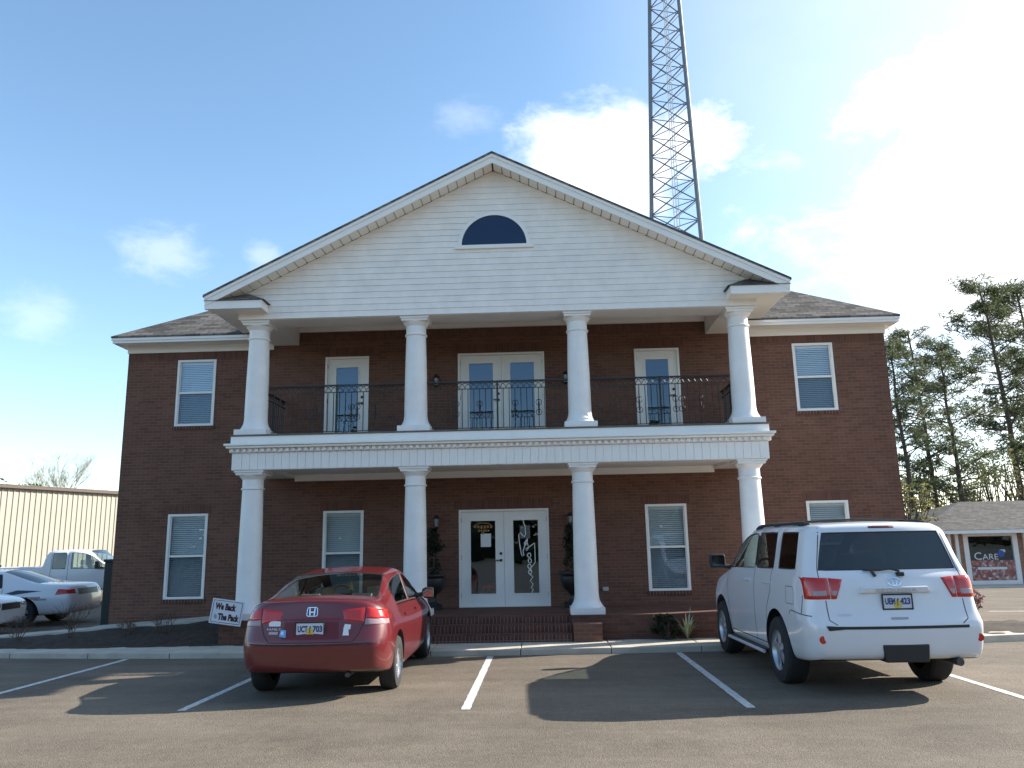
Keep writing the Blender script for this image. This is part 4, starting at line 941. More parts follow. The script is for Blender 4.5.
# ------------------------------------------------------------------ vehicles
tyre_in = black
red_lens = mat('red_lens', (.50, .015, .010), .15, coat=.6); clear_lens = mat('clear_lens', (.34, .24, .25), .15, coat=.6); amber = mat('amber_lens', (.6, .18, .02), .2, coat=.5)
silver = mat('silver_rim', (.55, .56, .58), .3, metal=.7); dark_metal = mat('dark_metal', (.08, .08, .085), .5, metal=.5); seam = mat('seam_dark', (.012, .012, .012), .8)
seat_grey = mat('seat_cloth', (.30, .28, .25), .9); mirror_glass = mat('mirror_glass', (.5, .6, .6), .05, metal=1)
def shell_mesh(st, cols, bulge, wells, rules, sub=2, rows={}):
    """st: stations rear to front, each dict(y,x,z,zc); builds a closed cage, smooths it, cuts the wheel wells"""
    n = len(st); nj = len(st[0]['x']); F = cols        # F: 1 .. 0 column fractions
    bm = bmesh.new(); V = {}
    def vert(k, p):
        if k not in V: V[k] = bm.verts.new(p)
        return V[k]
    def yv(s, j): return s['y'][j] if isinstance(s['y'], (list, tuple)) else s['y']
    for i, s in enumerate(st):
        b = bulge[0] if i == 0 else (bulge[1] if i == n-1 else 0)
        sg = -1 if i == 0 else 1
        for j in range(nj):
            for c, f in enumerate(F):
                for sd_ in (-1, 1):
                    if f == 0 and sd_ == -1: continue
                    interior = 0 < j < nj-1 and c > 0
                    if interior and i not in (0, n-1): continue
                    x = s['x'][j]*f; z = s['z'][j]
                    if j == nj-1: z = s['z'][j]+(s['zc']-s['z'][j])*(1-f*f)
                    bb = b[j] if isinstance(b, (list, tuple)) else b
                    y = yv(s, j)+sg*bb*(1-f*f)
                    if i not in (0, n-1) and j == nj-1: y = yv(s, j)+s.get('yc', 0)*(1-f*f)
                    vert((i, j, c, sd_ if f else 0), (sd_*x, y, z))
    def g(i, j, c, sd_): return V[(i, j, c, sd_ if F[c] else 0)]
    mats_ = []
    def face(vs, m_):
        if len(set(vs)) < 3: return
        try: f = bm.faces.new(vs)
        except ValueError: return
        if m_ not in mats_: mats_.append(m_)
        f.material_index = mats_.index(m_); f.smooth = True
    nc = len(F)
    for sd_ in (-1, 1):
        for i in range(n-1):
            for j in range(nj-1): face([g(i, j, 0, sd_), g(i+1, j, 0, sd_), g(i+1, j+1, 0, sd_), g(i, j+1, 0, sd_)], rules('S', i, j))
            for c in range(nc-1):
                face([g(i, nj-1, c, sd_), g(i+1, nj-1, c, sd_), g(i+1, nj-1, c+1, sd_), g(i, nj-1, c+1, sd_)], rules('T', i, c))
                face([g(i, 0, c, sd_), g(i+1, 0, c, sd_), g(i+1, 0, c+1, sd_), g(i, 0, c+1, sd_)], 'under')
        for i, k in ((0, 'R'), (n-1, 'F')):
            for j in range(nj-1):
                for c in range(nc-1): face([g(i, j, c, sd_), g(i, j+1, c, sd_), g(i, j+1, c+1, sd_), g(i, j, c+1, sd_)], rules(k, j, c))
    bmesh.ops.recalc_face_normals(bm, faces=bm.faces)
    # crease glass borders so windows keep their corners
    cl = bm.edges.layers.float.get('crease_edge') or bm.edges.layers.float.new('crease_edge')
    for e in bm.edges:
        ms = {mats_[f.material_index] for f in e.link_faces}
        gl = [m for m in ms if m.startswith('glass')]
        if len(ms) > 1 and gl: e[cl] = .92
    inv = {v: k for k, v in V.items()}
    for e in bm.edges:
        a, b = inv[e.verts[0]], inv[e.verts[1]]
        if a[1] == b[1] and a[1] in rows and a[0] <= rows[a[1]][1] and b[0] <= rows[a[1]][1] and (a[2] == b[2] == 0 or a[0] == b[0] == 0): e[cl] = max(e[cl], rows[a[1]][0])
    vl = bm.verts.layers.float.get('crease_vert') or bm.verts.layers.float.new('crease_vert')
    for v in bm.verts:
        gs = [f for f in v.link_faces if mats_[f.material_index].startswith('glass')]
        if len(gs) == 1 and len(v.link_faces) > 2: v[vl] = .8
    me = bpy.data.meshes.new('shell'); bm.to_mesh(me); bm.free()
    for m_ in mats_: me.materials.append(None)
    o = bpy.data.objects.new('shell', me); COL.objects.link(o)
    md = o.modifiers.new('s', 'SUBSURF'); md.levels = sub; md.render_levels = sub
    cut = []
    if wells:
        k = len(mats_); mats_.append('under'); me.materials.append(None)
        for (yc, zc, r, x0, x1) in wells:
            for sg in (-1, 1):
                q = MB(); q.lathe([(r, x0*sg), (r, x1*sg)], (0, yc, zc), 40, 'x'); w = q.build('well', None)
                w.data.materials.append(None)
                for _ in range(k): w.data.materials.append(None)
                for p in w.data.polygons: p.material_index = k
                d = o.modifiers.new('b', 'BOOLEAN'); d.operation = 'DIFFERENCE'; d.solver = 'EXACT'; d.object = w
                try: d.material_mode = 'INDEX'
                except Exception: pass
                cut.append(w)
    dg = bpy.context.evaluated_depsgraph_get(); res = bpy.data.meshes.new_from_object(o.evaluated_get(dg))
    for w in cut: bpy.data.objects.remove(w)
    bpy.data.objects.remove(o)
    return res, mats_
def split_shell(me, names, matmap, parent, labels=None):
    """one child per material group; glass panes become separate children by loose part, with a black rubber rim"""
    out = {}
    bm = bmesh.new(); bm.from_mesh(me)
    rim = []
    bm.faces.ensure_lookup_table(); bm.verts.ensure_lookup_table()
    tree = BVHTree.FromBMesh(bm)
    for key in dict.fromkeys(names):
        idx = [i for i, n_ in enumerate(names) if n_ == key]
        fs = [f for f in bm.faces if f.material_index in idx]
        if not fs: continue
        groups = [fs]
        if key.startswith('glass') or key.startswith('part'):
            left = set(fs); groups = []
            while left:
                s = [left.pop()]; g_ = [s[0]]
                while s:
                    f = s.pop()
                    for e in f.edges:
                        for h in e.link_faces:
                            if h in left: left.discard(h); s.append(h); g_.append(h)
                groups.append(g_)
        for g_ in groups:
            b2 = bmesh.new(); vm = {}
            for f in g_:
                vs = []
                for v in f.verts:
                    if v not in vm: vm[v] = b2.verts.new(v.co); vm[v].normal = v.normal
                    vs.append(vm[v])
                nf = b2.faces.new(vs); nf.smooth = True
            name, m_ = matmap[key]
            b2.normal_update()
            if key.startswith('glass'):
                r = bmesh.ops.inset_region(b2, faces=list(b2.faces), thickness=.016, depth=-.006, use_even_offset=True, use_boundary=True)
                ring = r['faces']
                rb = bmesh.new(); vm = {}
                for f in ring:
                    vs = []
                    for v in f.verts:
                        if v not in vm: vm[v] = rb.verts.new(v.co)
                        vs.append(vm[v])
                    nf = rb.faces.new(vs); nf.smooth = True
                bmesh.ops.delete(b2, geom=ring, context='FACES')
                rme = bpy.data.meshes.new('window_seal'); rb.to_mesh(rme); rb.free(); rme.materials.append(black)
            pm = bpy.data.meshes.new(name); b2.to_mesh(pm); b2.free(); pm.materials.append(m_)
            o = bpy.data.objects.new(name, pm); COL.objects.link(o); o.parent = parent; out.setdefault(key, []).append(o)
            if key.startswith('glass'):
                ro = bpy.data.objects.new('window_seal', rme); COL.objects.link(ro); ro.parent = o
    bm.free()
    return out, tree
def cast(tree, o, d):
    h, n, i, dist = tree.ray_cast(Vector(o), Vector(d).normalized())
    return h, n
class Proj:
    """maps (u, z) drawn on a plane facing the car onto its skin"""
    def __init__(s, tree, az=0, far=4): s.t = tree; s.az = az; s.far = far
    def pt(s, u, z, off=.004):
        a = s.az; d = Vector((math.sin(a), math.cos(a), 0)); r = Vector((math.cos(a), -math.sin(a), 0)); o = r*u-d*s.far+Vector((0, 0, z))
        h, n = cast(s.t, o, d)
        if h is None: return None
        if n.dot(d) > 0: n = -n
        return h+n*off
    def patch(s, mb, quad, n=8, off=.004, thick=.0):
        (a, b, c, d) = quad; P = []
        for j in range(n+1):
            for i in range(n+1):
                u, v = i/n, j/n; x = (a[0]*(1-u)+b[0]*u)*(1-v)+(d[0]*(1-u)+c[0]*u)*v; z = (a[1]*(1-u)+b[1]*u)*(1-v)+(d[1]*(1-u)+c[1]*u)*v
                edge = min(i, j, n-i, n-j) == 0
                P.append(s.pt(x, z, off*(.15 if edge and thick else 1)))
        if any(p is None for p in P):
            k = [p for p in P if p is not None]
            if not k: return
            last = k[0]
            for q in range(len(P)):
                if P[q] is None: P[q] = last
                last = P[q]
        mb.add(P, [(j*(n+1)+i, j*(n+1)+i+1, (j+1)*(n+1)+i+1, (j+1)*(n+1)+i) for j in range(n) for i in range(n)])
    def line(s, mb, pts, w=.006, off=.0015, step=.05):
        q = []
        for a, b in zip(pts[:-1], pts[1:]):
            k = max(1, int(math.hypot(b[0]-a[0], b[1]-a[1])/step))
            for i in range(k): q.append((a[0]+(b[0]-a[0])*i/k, a[1]+(b[1]-a[1])*i/k))
        q.append(pts[-1]); vs = []; ok = []
        for i, (u, z) in enumerate(q):
            a, b = q[max(0, i-1)], q[min(len(q)-1, i+1)]; dx, dz = b[0]-a[0], b[1]-a[1]; L_ = math.hypot(dx, dz) or 1; nx, nz = -dz/L_*w/2, dx/L_*w/2
            p1, p2 = s.pt(u+nx, z+nz, off), s.pt(u-nx, z-nz, off)
            ok.append(p1 is not None and p2 is not None); vs += [p1 or Vector((0, 0, 0)), p2 or Vector((0, 0, 0))]
        b0 = len(mb.v); mb.v += [tuple(v) for v in vs]
        for i in range(len(q)-1):
            if ok[i] and ok[i+1] and (Vector(vs[2*i])-Vector(vs[2*i+2])).length < .3: mb.f.append((b0+2*i, b0+2*i+1, b0+2*i+3, b0+2*i+2))
    def text(s, mb, txt, u, z, size, width=None, off=.006, bold=0):
        vs, fs = text_mesh(txt, size, bold); mx = max(v[0] for v in vs); k = (width/mx) if width else 1
        P = [s.pt(u+v[0]*k, z+v[1], off) for v in vs]
        if any(p is None for p in P): return
        mb.add(P, fs)
def wheel(parent, x, y, r, w, side, kind, yawd=0):
    t = MB(); prof = [(r*.62, -w/2), (r*.70, -w/2-.004), (r*.93, -w/2+.004), (r*.985, -w/2+.03), (r, -w/2+.05), (r, w/2-.05), (r*.985, w/2-.03), (r*.93, w/2-.004), (r*.70, w/2+.004), (r*.62, w/2)]
    t.lathe(prof, (0, 0, 0), 36, 'x', cap=False); o = t.build('wheel', rubber, parent, smooth=True); o.location = (x, y, r); o.rotation_euler = (0, 0, R(yawd))
    q = MB(); s = side; xo = s*(w/2-.012)
    q.lathe([(r*.66, s*(w/2)), (r*.655, s*(w/2-.01)), (r*.60, xo-s*.02), (r*.58, xo-s*.07)], (0, 0, 0), 32, 'x', cap=False)
    n = 7 if kind == 'cap' else 5
    for k in range(n):
        a = 2*math.pi*k/n+.2; ww = r*(.30 if kind == 'cap' else .24)
        p0 = Vector((xo-s*.012, r*.12*math.cos(a), r*.12*math.sin(a))); p1 = Vector((xo-s*.02, r*.62*math.cos(a), r*.62*math.sin(a)))
        tg = Vector((0, -math.sin(a), math.cos(a)))
        q.hexa([p0-tg*ww*.30-Vector((s*.02, 0, 0)), p0+tg*ww*.30-Vector((s*.02, 0, 0)), p1+tg*ww*.5-Vector((s*.02, 0, 0)), p1-tg*ww*.5-Vector((s*.02, 0, 0)),
                p0-tg*ww*.26, p0+tg*ww*.26, p1+tg*ww*.42, p1-tg*ww*.42])
    q.lathe([(r*.20, xo-s*.03), (r*.19, xo+s*.0), (r*.12, xo+s*.008), (.004, xo+s*.01)], (0, 0, 0), 20, 'x')
    ri = q.build('rim', silver, o, smooth=True)
    h = MB(); h.lathe([(r*.60, xo-s*.075), (r*.3, xo-s*.078), (.01, xo-s*.08)], (0, 0, 0), 24, 'x'); h.build('brake_disc', dark_metal, o)
    return o
def seats(parent, spots, m_, w=.48, floor=.35, hr=True):
    for x, y, zt, wd in spots:
        q = MB(); q.box(x-wd/2, x+wd/2, y-.05, y+.45, floor, floor+.18)
        q.hexa([(x-wd/2, y-.14, floor+.1), (x+wd/2, y-.14, floor+.1), (x+wd/2, y+.02, floor+.1), (x-wd/2, y+.02, floor+.1), (x-wd*.42, y-.28, zt-.2), (x+wd*.42, y-.28, zt-.2), (x+wd*.42, y-.18, zt-.2), (x-wd*.42, y-.18, zt-.2)])
        n = 1 if wd < .7 else 2
        for k in range(n):
            hx = x if n == 1 else x+(k-.5)*wd*.55
            q.box(hx-.125, hx+.125, y-.31, y-.21, zt-.17, zt+.01); q.box(hx-.04, hx+.04, y-.27, y-.25, zt-.21, zt-.16)
        q.build('seat', m_, parent, bevel=.03)
def plate(parent, pr, u0, u1, z0, z1, l, r_, framed=True, fy=None):
    c = pr.pt((u0+u1)/2, (z0+z1)/2, .012); y = c.y
    b = MB(); b.box(u0, u1, y-.006, y+.002, z0, z1); o = b.build('licence_plate', mat('plate_white', (.60, .64, .68), .4), parent)
    f = MB(); t = .012
    for a, bb, cc, d in ((u0-t, u1+t, z1-.004, z1+t), (u0-t, u1+t, z0-t, z0+.004), (u0-t, u0+.002, z0+.004, z1-.004), (u1-.002, u1+t, z0+.004, z1-.004)): f.box(a, bb, y-.011, y+.002, cc, d)
    f.build('plate_frame', black, o)
    w = u1-u0; h = z1-z0; blue = mat('plate_blue', (.03, .06, .22), .5)
    q = MB(); yy = y-.0085
    for t_, a, wd in ((l, u0+w*.06, w*.36), (r_, u0+w*.60, w*.35)):
        vs, fs = text_mesh(t_, h*.62, .004); mx = max(v[0] for v in vs); q.add([(a+v[0]*wd/mx, yy, z0+h*.33+v[1]) for v in vs], fs)
    q.build('lettering', blue, o, fix=False)
    g = MB(); g.lathe([(w*.15, 0), (w*.15, .002)], ((u0+u1)/2, yy+.002, z0+h*.30), 16, 'y'); g.build('emblem', mat('plate_gold', (.6, .5, .12), .5), o)
    g = MB(); g.tube([((u0+u1)/2, yy-.002, z0+h*.22), ((u0+u1)/2, yy-.002, z0+h*.72)], .004, 5); g.tube([((u0+u1)/2, yy-.002, z0+h*.6), ((u0+u1)/2+.012, yy-.002, z0+h*.74)], .006, 5); g.build('emblem', mat('plate_brown', (.12, .05, .03), .5), o)
def mk(y, x, z, zc, yc=0): return dict(y=y, x=x, z=z, zc=zc, yc=yc)

# ---- compact red sedan
def red_sedan(loc, rz):
    T = empty('parked_car', loc, rz, 'red four door sedan with stickers on its boot lid, parked nose to the walk', 'car')
    st = [mk([-2.11, -2.135, -2.155, -2.09, -2.05, -2.03, -2.01], [.70, .76, .79, .76, .70, .66, .62], [.33, .38, .64, .84, 1.03, 1.085, 1.105], 1.125),
          mk([-1.93, -1.93, -1.93, -1.92, -1.90, -1.88, -1.86], [.82, .865, .885, .872, .80, .73, .66], [.29, .35, .64, .84, 1.04, 1.095, 1.115], 1.145),
          mk([-1.62, -1.62, -1.62, -1.62, -1.60, -1.58, -1.56], [.82, .87, .888, .88, .81, .725, .645], [.24, .30, .62, .82, 1.035, 1.095, 1.125], 1.16, -.05),
          mk([-1.2, -1.2, -1.2, -1.2, -1.18, -1.16, -1.15], [.82, .87, .888, .88, .81, .69, .61], [.20, .26, .60, .81, 1.02, 1.22, 1.265], 1.305, -.04),
          mk([-.90, -.90, -.90, -.90, -.88, -.86, -.84], [.82, .87, .888, .88, .80, .65, .575], [.20, .26, .58, .80, 1.01, 1.325, 1.375], 1.41, -.03),
          mk(-.10, [.82, .87, .888, .88, .79, .65, .56], [.20, .26, .56, .78, .985, 1.38, 1.435], 1.465),
          mk(-.03, [.82, .87, .888, .88, .79, .65, .56], [.20, .26, .56, .78, .985, 1.38, 1.435], 1.465),
          mk([.42]*5+[.44, .46], [.82, .87, .888, .88, .79, .625, .53], [.20, .26, .56, .78, .97, 1.34, 1.40], 1.435),
          mk([.95]*5+[.93, .92], [.82, .87, .888, .88, .80, .68, .585], [.20, .26, .56, .77, .955, 1.13, 1.18], 1.22, .05),
          mk([1.34]*5+[1.32, 1.30], [.82, .87, .888, .88, .80, .74, .64], [.22, .28, .56, .76, .93, .965, .975], 1.01, .10),
          mk(1.8, [.80, .855, .875, .86, .77, .68, .58], [.22, .28, .56, .73, .86, .89, .90], .92),
          mk(2.06, [.74, .80, .82, .80, .70, .62, .52], [.22, .28, .54, .67, .75, .77, .78], .80),
          mk([2.12]*7, [.58, .62, .64, .62, .55, .50, .42], [.24, .30, .50, .60, .67, .69, .70], .71)]
    def rules(k, i, j):
        if k == 'S' and j == 4 and (3 <= i <= 4 or 6 <= i <= 7): return 'glass_side'
        if k == 'T' and 2 <= i <= 3: return 'glass_rear'
        if k == 'T' and 7 <= i <= 8: return 'glass_front'
        return 'body'
    me, names = shell_mesh(st, [1, .8, .45, 0], ([.09, .10, .115, .10, .09, .10, .11], .10), [(-1.34, .325, .385, .62, 1.1), (1.36, .325, .385, .62, 1.1)], rules, rows={2: (.7, 2), 6: (.5, 1)})
    P = paint_mat('red_paint', (.125, .006, .010), .30, dirt=.22)
    out, tree = split_shell(me, names, dict(body=('body', P), under=('underside', black), glass_side=('side_window', car_glass), glass_rear=('rear_window', car_glass), glass_front=('windscreen', car_glass)), T)
    rear = Proj(tree, 0)
    for s in (-1, 1):
        # wrap-round lamp and its inner part on the boot lid
        pc = Proj(tree, R(-18*s)); ca = lambda x, y: x*math.cos(R(-18*s))-y*math.sin(R(-18*s))
        q = MB(); rear.patch(q, [(s*.61, .92), (s*.845, .898), (s*.83, .99), (s*.62, 1.045)], 9, .008, 1); l = q.build('tail_lamp', red_lens, T, smooth=True)
        q = MB(); rear.patch(q, [(s*.61, .85), (s*.85, .835), (s*.838, .893), (s*.61, .915)], 9, .008, 1); q.build('lamp_lens', clear_lens, l, smooth=True)
        q = MB(); rear.patch(q, [(s*.38, .90), (s*.60, .87), (s*.60, 1.04), (s*.345, 1.015)], 9, .007, 1); q.build('lamp_lens', red_lens, l, smooth=True)
        sidep = Proj(tree, R(-90*s))       # looking from the side
        sgn = s
        q = MB()
        U = lambda y: -y*s if s > 0 else y*-s
        # u axis on the side view: for az=-90*s, r = (cos, -sin az) -> +-Y
        for pts in ([(-1.02, 1.0), (-.98, .70), (-.92, .42), (-.86, .30)], [(-.065, .98), (-.065, .30)], [(1.02, .93), (1.0, .60), (.95, .30)], [(-.86, .285), (.95, .285)]):
            sidep.line(q, [(y*s, z) for y, z in pts], .008)
        q.build('door_seam', seam, T)
        q = MB(); sidep.line(q, [(y*s, z) for y, z in ((-1.05, .955), (-.07, .945), (.9, .915))], .0, .001) if False else None
        for y in (-.86, .06):
            a = sidep.pt(y*s, .86, .02); b = sidep.pt((y+.17)*s, .855, .02); h = MB(); h.tube([a, a.lerp(b, .5)+Vector((s*.012, 0, 0)), b], [.010, .014, .010], 8); h.build('door_handle', P, T, smooth=True)
        h = MB(); a = sidep.pt(.72*s, .985, .0); c = Vector((s*.965, .70, 1.03))
        h.tube([a-Vector((s*.05, 0, 0)), c], .03, 8); h.build('mirror_arm', black, T)
        h = MB(); h.lathe([(.01, -.10), (.06, -.092), (.085, -.05), (.088, .03), (.08, .07), (.02, .075)], c, 16, 'x'); h.v = [(v[0], c.y+(v[1]-c.y)*.75, c.z+(v[2]-c.z)*.95) for v in h.v]
        mo = h.build('mirror', P if s < 0 else black, T, smooth=True)
        h = MB(); h.box(c.x-.075, c.x+.065, c.y-.068, c.y-.064, c.z-.055, c.z+.055); h.build('mirror_glass', mirror_glass, mo)
        wheel(T, s*.775, -1.34, .32, .205, s, 'cap'); wheel(T, s*.775, 1.36, .32, .205, s, 'cap')
        q = MB(); fr = Proj(tree, R(180)); fr.patch(q, [(s*.40, .60), (s*.60, .60), (s*.60, .70), (s*.40, .68)], 6, .006, 1); q.build('headlight', clear_lens, T, smooth=True)
        # bright strip along the window sill
        q = MB(); sidep.line(q, [(y*s, z) for y, z in ((-1.18, 1.0), (-.5, .985), (.2, .965), (.92, .935))], .014, .004); q.build('sill_trim', chrome, T)
        q = MB(); sidep.line(q, [(y*s, z) for y, z in ((-.9, .40), (.95, .40))], .016, .004); q.build('rub_strip', P, T)
    q = MB(); rear.line(q, [(-.86, .655), (-.6, .645), (0, .64), (.6, .645), (.86, .655)], .010); q.build('bumper_seam', seam, T)
    q = MB(); rear.line(q, [(-.61, 1.05), (-.605, .90), (-.55, .75), (-.48, .665), (.48, .665), (.55, .75), (.605, .90), (.61, 1.05)], .008); q.build('boot_seam', seam, T)
    q = MB(); rear.patch(q, [(-.33, .70), (.33, .70), (.31, .89), (-.31, .89)], 10, .0012); q.build('plate_recess', mat('deep_red', (.12, .008, .014), .45), T)
    q = MB(); rear.line(q, [(-.34, .918), (0, .922), (.34, .918)], .022, .006); q.build('boot_garnish', mat('deep_red2', (.2, .01, .018), .3), T)
    plate(T, rear, -.165, .155, .735, .885, 'UCT', '703')
    # emblem: rounded square ring with an H inside
    q = MB(); ring = [(-.062, .965), (-.058, 1.035), (-.045, 1.05), (.045, 1.05), (.058, 1.035), (.062, .965), (.048, .953), (-.048, .953), (-.062, .965)]
    rear.line(q, ring, .010, .008, .02); rear.line(q, [(-.03, 1.041), (-.025, .961)], .016, .009); rear.line(q, [(.03, 1.041), (.025, .961)], .016, .009); rear.line(q, [(-.025, .997), (.025, .997)], .014, .009, .01)
    q.build('emblem', chrome, T)
    # stickers
    sw = mat('sticker_white', (.7, .72, .74), .5)
    q = MB(); rear.patch(q, [(-.50, .845), (-.36, .845), (-.36, .895), (-.38, .90)], 4, .006); rear.patch(q, [(-.50, .845), (-.38, .90), (-.47, .905), (-.505, .88)], 4, .006); q.build('sticker', sw, T)
    q = MB(); rear.text(q, 'FAMILY', -.52, .80, .034, .17); q.build('lettering', sw, T, fix=False)
    q = MB(); rear.patch(q, [(-.49, .755), (-.38, .755), (-.38, .785), (-.49, .785)], 3, .006); q.build('sticker', mat('sticker_dull', (.45, .35, .36), .5), T)
    q = MB(); rear.patch(q, [(-.36, .735), (-.28, .72), (-.285, .80), (-.35, .81)], 4, .007); so = q.build('sticker', mat('sticker_blue', (.15, .38, .7), .5), T)
    q = MB(); rear.patch(q, [(-.345, .755), (-.31, .75), (-.31, .785), (-.34, .79)], 3, .010); q.build('sticker_figure', sw, so)
    q = MB(); rear.patch(q, [(.37, .735), (.44, .735), (.43, .80), (.375, .80)], 4, .006); rear.patch(q, [(.37, .80), (.45, .80), (.455, .85), (.385, .86)], 4, .006); q.build('sticker', sw, T)
    q = MB(); q.tube([(.42, -2.14, .29), (.42, -1.9, .29)], .028, 10); q.build('exhaust_pipe', dark_metal, T)
    seats(T, [(-.36, .05, 1.17, .50), (.36, .05, 1.17, .50), (0, -.78, 1.13, 1.22)], seat_grey)
    q = MB(); q.hexa([(-.62, -1.6, .98), (.62, -1.6, .98), (.62, -1.0, 1.0), (-.62, -1.0, 1.0), (-.56, -1.52, 1.03), (.56, -1.52, 1.03), (.60, -1.0, 1.03), (-.60, -1.0, 1.03)]); q.build('parcel_shelf', seat_grey, T)
    q = MB(); q.box(-.7, .7, .95, 1.25, .75, .93); q.build('dashboard', black, T)
    q = MB(); q.tube([(-.36+.18*math.cos(t), .72+.03*math.sin(t), .98+.18*math.sin(t)) for t in [2*math.pi*k/16 for k in range(17)]], .015, 6); q.build('steering_wheel', black, T)
    q = MB(); q.lathe([(.0015, 1.26), (.002, 1.34)], (-.02, -.2, 0), 6); q.prism([(-.03, 1.14), (.0, 1.26), (.03, 1.14)], -.215, -.185); q.build('hanging_ornament', mat('yellow_card', (.7, .62, .25), .7), T)
    return T, tree
car_glass = glass_mat('car_glass', (.62, .70, .67), 1.8, boost=1.2)
privacy = glass_mat('privacy_glass', (.06, .065, .07), 1.6, boost=1.1)
yc = -4.93
car, _t = red_sedan((-2.05, yc, G(-2, yc)+.004), R(.3)); car.scale = (1.06, 1.06, 1.045)

# ---- large white sport utility vehicle
def white_suv(loc, rz):
    T = empty('parked_suv', loc, rz, 'large white sport utility vehicle with roof rails, parked at the right of the lot', 'suv')
    st = [mk([-2.45, -2.49, -2.49, -2.40, -2.38, -2.28, -2.19, -2.15], [.85, .91, .945, .895, .90, .86, .73, .66], [.43, .50, .80, .98, 1.30, 1.385, 1.835, 1.905], 1.925),
          mk([-2.26, -2.28, -2.28, -2.28, -2.26, -2.18, -2.08, -2.03], [.95, 1.0, 1.025, .985, .985, .945, .835, .72], [.40, .48, .84, 1.02, 1.31, 1.395, 1.84, 1.915], 1.945),
          mk([-2.02]*5+[-2.0, -1.95, -1.92], [.94, .99, 1.015, .995, .99, .95, .845, .72], [.36, .44, .82, 1.02, 1.30, 1.39, 1.85, 1.925], 1.955),
          mk([-1.34]*5+[-1.33, -1.32, -1.31], [.94, .99, 1.015, 1.0, .99, .95, .845, .72], [.34, .42, .80, 1.00, 1.28, 1.38, 1.855, 1.93], 1.96),
          mk(-1.17, [.94, .99, 1.01, 1.0, .99, .95, .845, .72], [.33, .40, .78, .99, 1.27, 1.375, 1.86, 1.93], 1.96),
          mk(-.38, [.94, .99, 1.01, 1.0, .985, .945, .845, .72], [.32, .38, .76, .97, 1.25, 1.36, 1.86, 1.93], 1.96),
          mk(-.30, [.94, .99, 1.01, 1.0, .985, .945, .845, .72], [.32, .38, .76, .97, 1.25, 1.36, 1.86, 1.93], 1.96),
          mk([.50]*6+[.45, .41], [.94, .99, 1.01, 1.0, .985, .945, .82, .70], [.32, .38, .76, .97, 1.24, 1.345, 1.83, 1.90], 1.93),
          mk([1.0]*6+[.90, .87], [.94, .99, 1.01, 1.0, .985, .95, .86, .75], [.32, .38, .76, .97, 1.23, 1.335, 1.54, 1.59], 1.63, .05),
          mk([1.34]*6+[1.28, 1.26], [.94, .99, 1.01, 1.0, .975, .93, .86, .76], [.34, .40, .78, .98, 1.20, 1.26, 1.28, 1.29], 1.32, .10),
          mk(1.85, [.94, .99, 1.01, .99, .95, .90, .82, .72], [.36, .44, .80, .98, 1.15, 1.18, 1.195, 1.20], 1.22),
          mk(2.26, [.90, .94, .95, .93, .88, .84, .77, .68], [.36, .44, .78, .94, 1.06, 1.09, 1.105, 1.11], 1.13),
          mk([2.36]*8, [.72, .76, .78, .76, .72, .69, .62, .55], [.40, .48, .76, .88, .97, .99, 1.0, 1.005], 1.02)]
    def rules(k, i, j):
        if k == 'S' and j == 5 and (i == 2 or i == 4 or i == 6 or i == 7): return {2: 'glass_q', 4: 'glass_q'}.get(i, 'glass_side')
        if k == 'S' and j == 5 and i == 5: return 'part_pillar'
        if k == 'T' and 7 <= i <= 8: return 'glass_front'
        if k == 'R' and j == 5 and c_ok(j): return 'glass_rear' 
        return 'body'
    c_ok = lambda j: True
    def rules2(k, i, j):
        if k == 'R': return 'glass_rear' if (i == 5 and j >= 1) else 'body'
        return rules(k, i, j)
    me, names = shell_mesh(st, [1, .94, .45, 0], ([.06, .06, .07, .06, .07, .08, .09, .09], .10), [(-1.26, .40, .50, .66, 1.3), (1.54, .40, .50, .66, 1.3)], rules2, rows={2: (.6, 2), 6: (.4, 2)})
    P = paint_mat('white_car_paint', (.72, .73, .75), .3, dirt=.25)
    out, tree = split_shell(me, names, dict(body=('body', P), under=('underside', black), glass_side=('side_window', car_glass), part_pillar=('window_pillar', black), glass_q=('side_window', privacy), glass_rear=('rear_window', privacy), glass_front=('windscreen', car_glass)), T)
    rear = Proj(tree, 0)
    for s in (-1, 1):
        q = MB(); rear.patch(q, [(s*.72, 1.085), (s*.968, 1.08), (s*.968, 1.325), (s*.72, 1.315)], 10, .014, 1); l = q.build('tail_lamp', red_lens, T, smooth=True)
        q = MB(); rear.patch(q, [(s*.655, 1.085), (s*.713, 1.085), (s*.713, 1.315), (s*.56, 1.30)], 8, .014, 1); q.build('lamp_lens', red_lens, l, smooth=True)
        q = MB(); rear.patch(q, [(s*.655, 1.11), (s*.705, 1.11), (s*.705, 1.185), (s*.61, 1.185)], 5, .018, 1); rear.patch(q, [(s*.74, 1.11), (s*.92, 1.11), (s*.92, 1.18), (s*.74, 1.185)], 7, .018, 1); q.build('lamp_lens', clear_lens, l, smooth=True)
        q = MB(); c = rear.pt(s*.875, .655, .0); q.lathe([(.035, -.012), (.042, 0)], (0, 0, 0), 16, 'y'); q.v = [(v[0]+c.x, c.y-.004+v[1]*.6, v[2]+c.z) for v in q.v]; q.build('reflector', red_lens, T)
        side = Proj(tree, R(-90*s)); q = MB()
        for pts in ([(-1.12, 1.9), (-1.12, 1.40), (-1.08, 1.12), (-.90, .88), (-.78, .45)], [(-.34, 1.9), (-.34, .42)], [(1.12, 1.24), (1.08, .9), (.98, .42)], [(-.76, .43), (.98, .43)], [(-2.24, 1.12), (-2.22, .92)]):
            side.line(q, [(y*s, z) for y, z in pts], .013)
        side.line(q, [(y*s, z) for y, z in ((-2.40, .90), (-1.86, .93), (-1.80, .88))], .010)
        q.build('door_seam', seam, T)
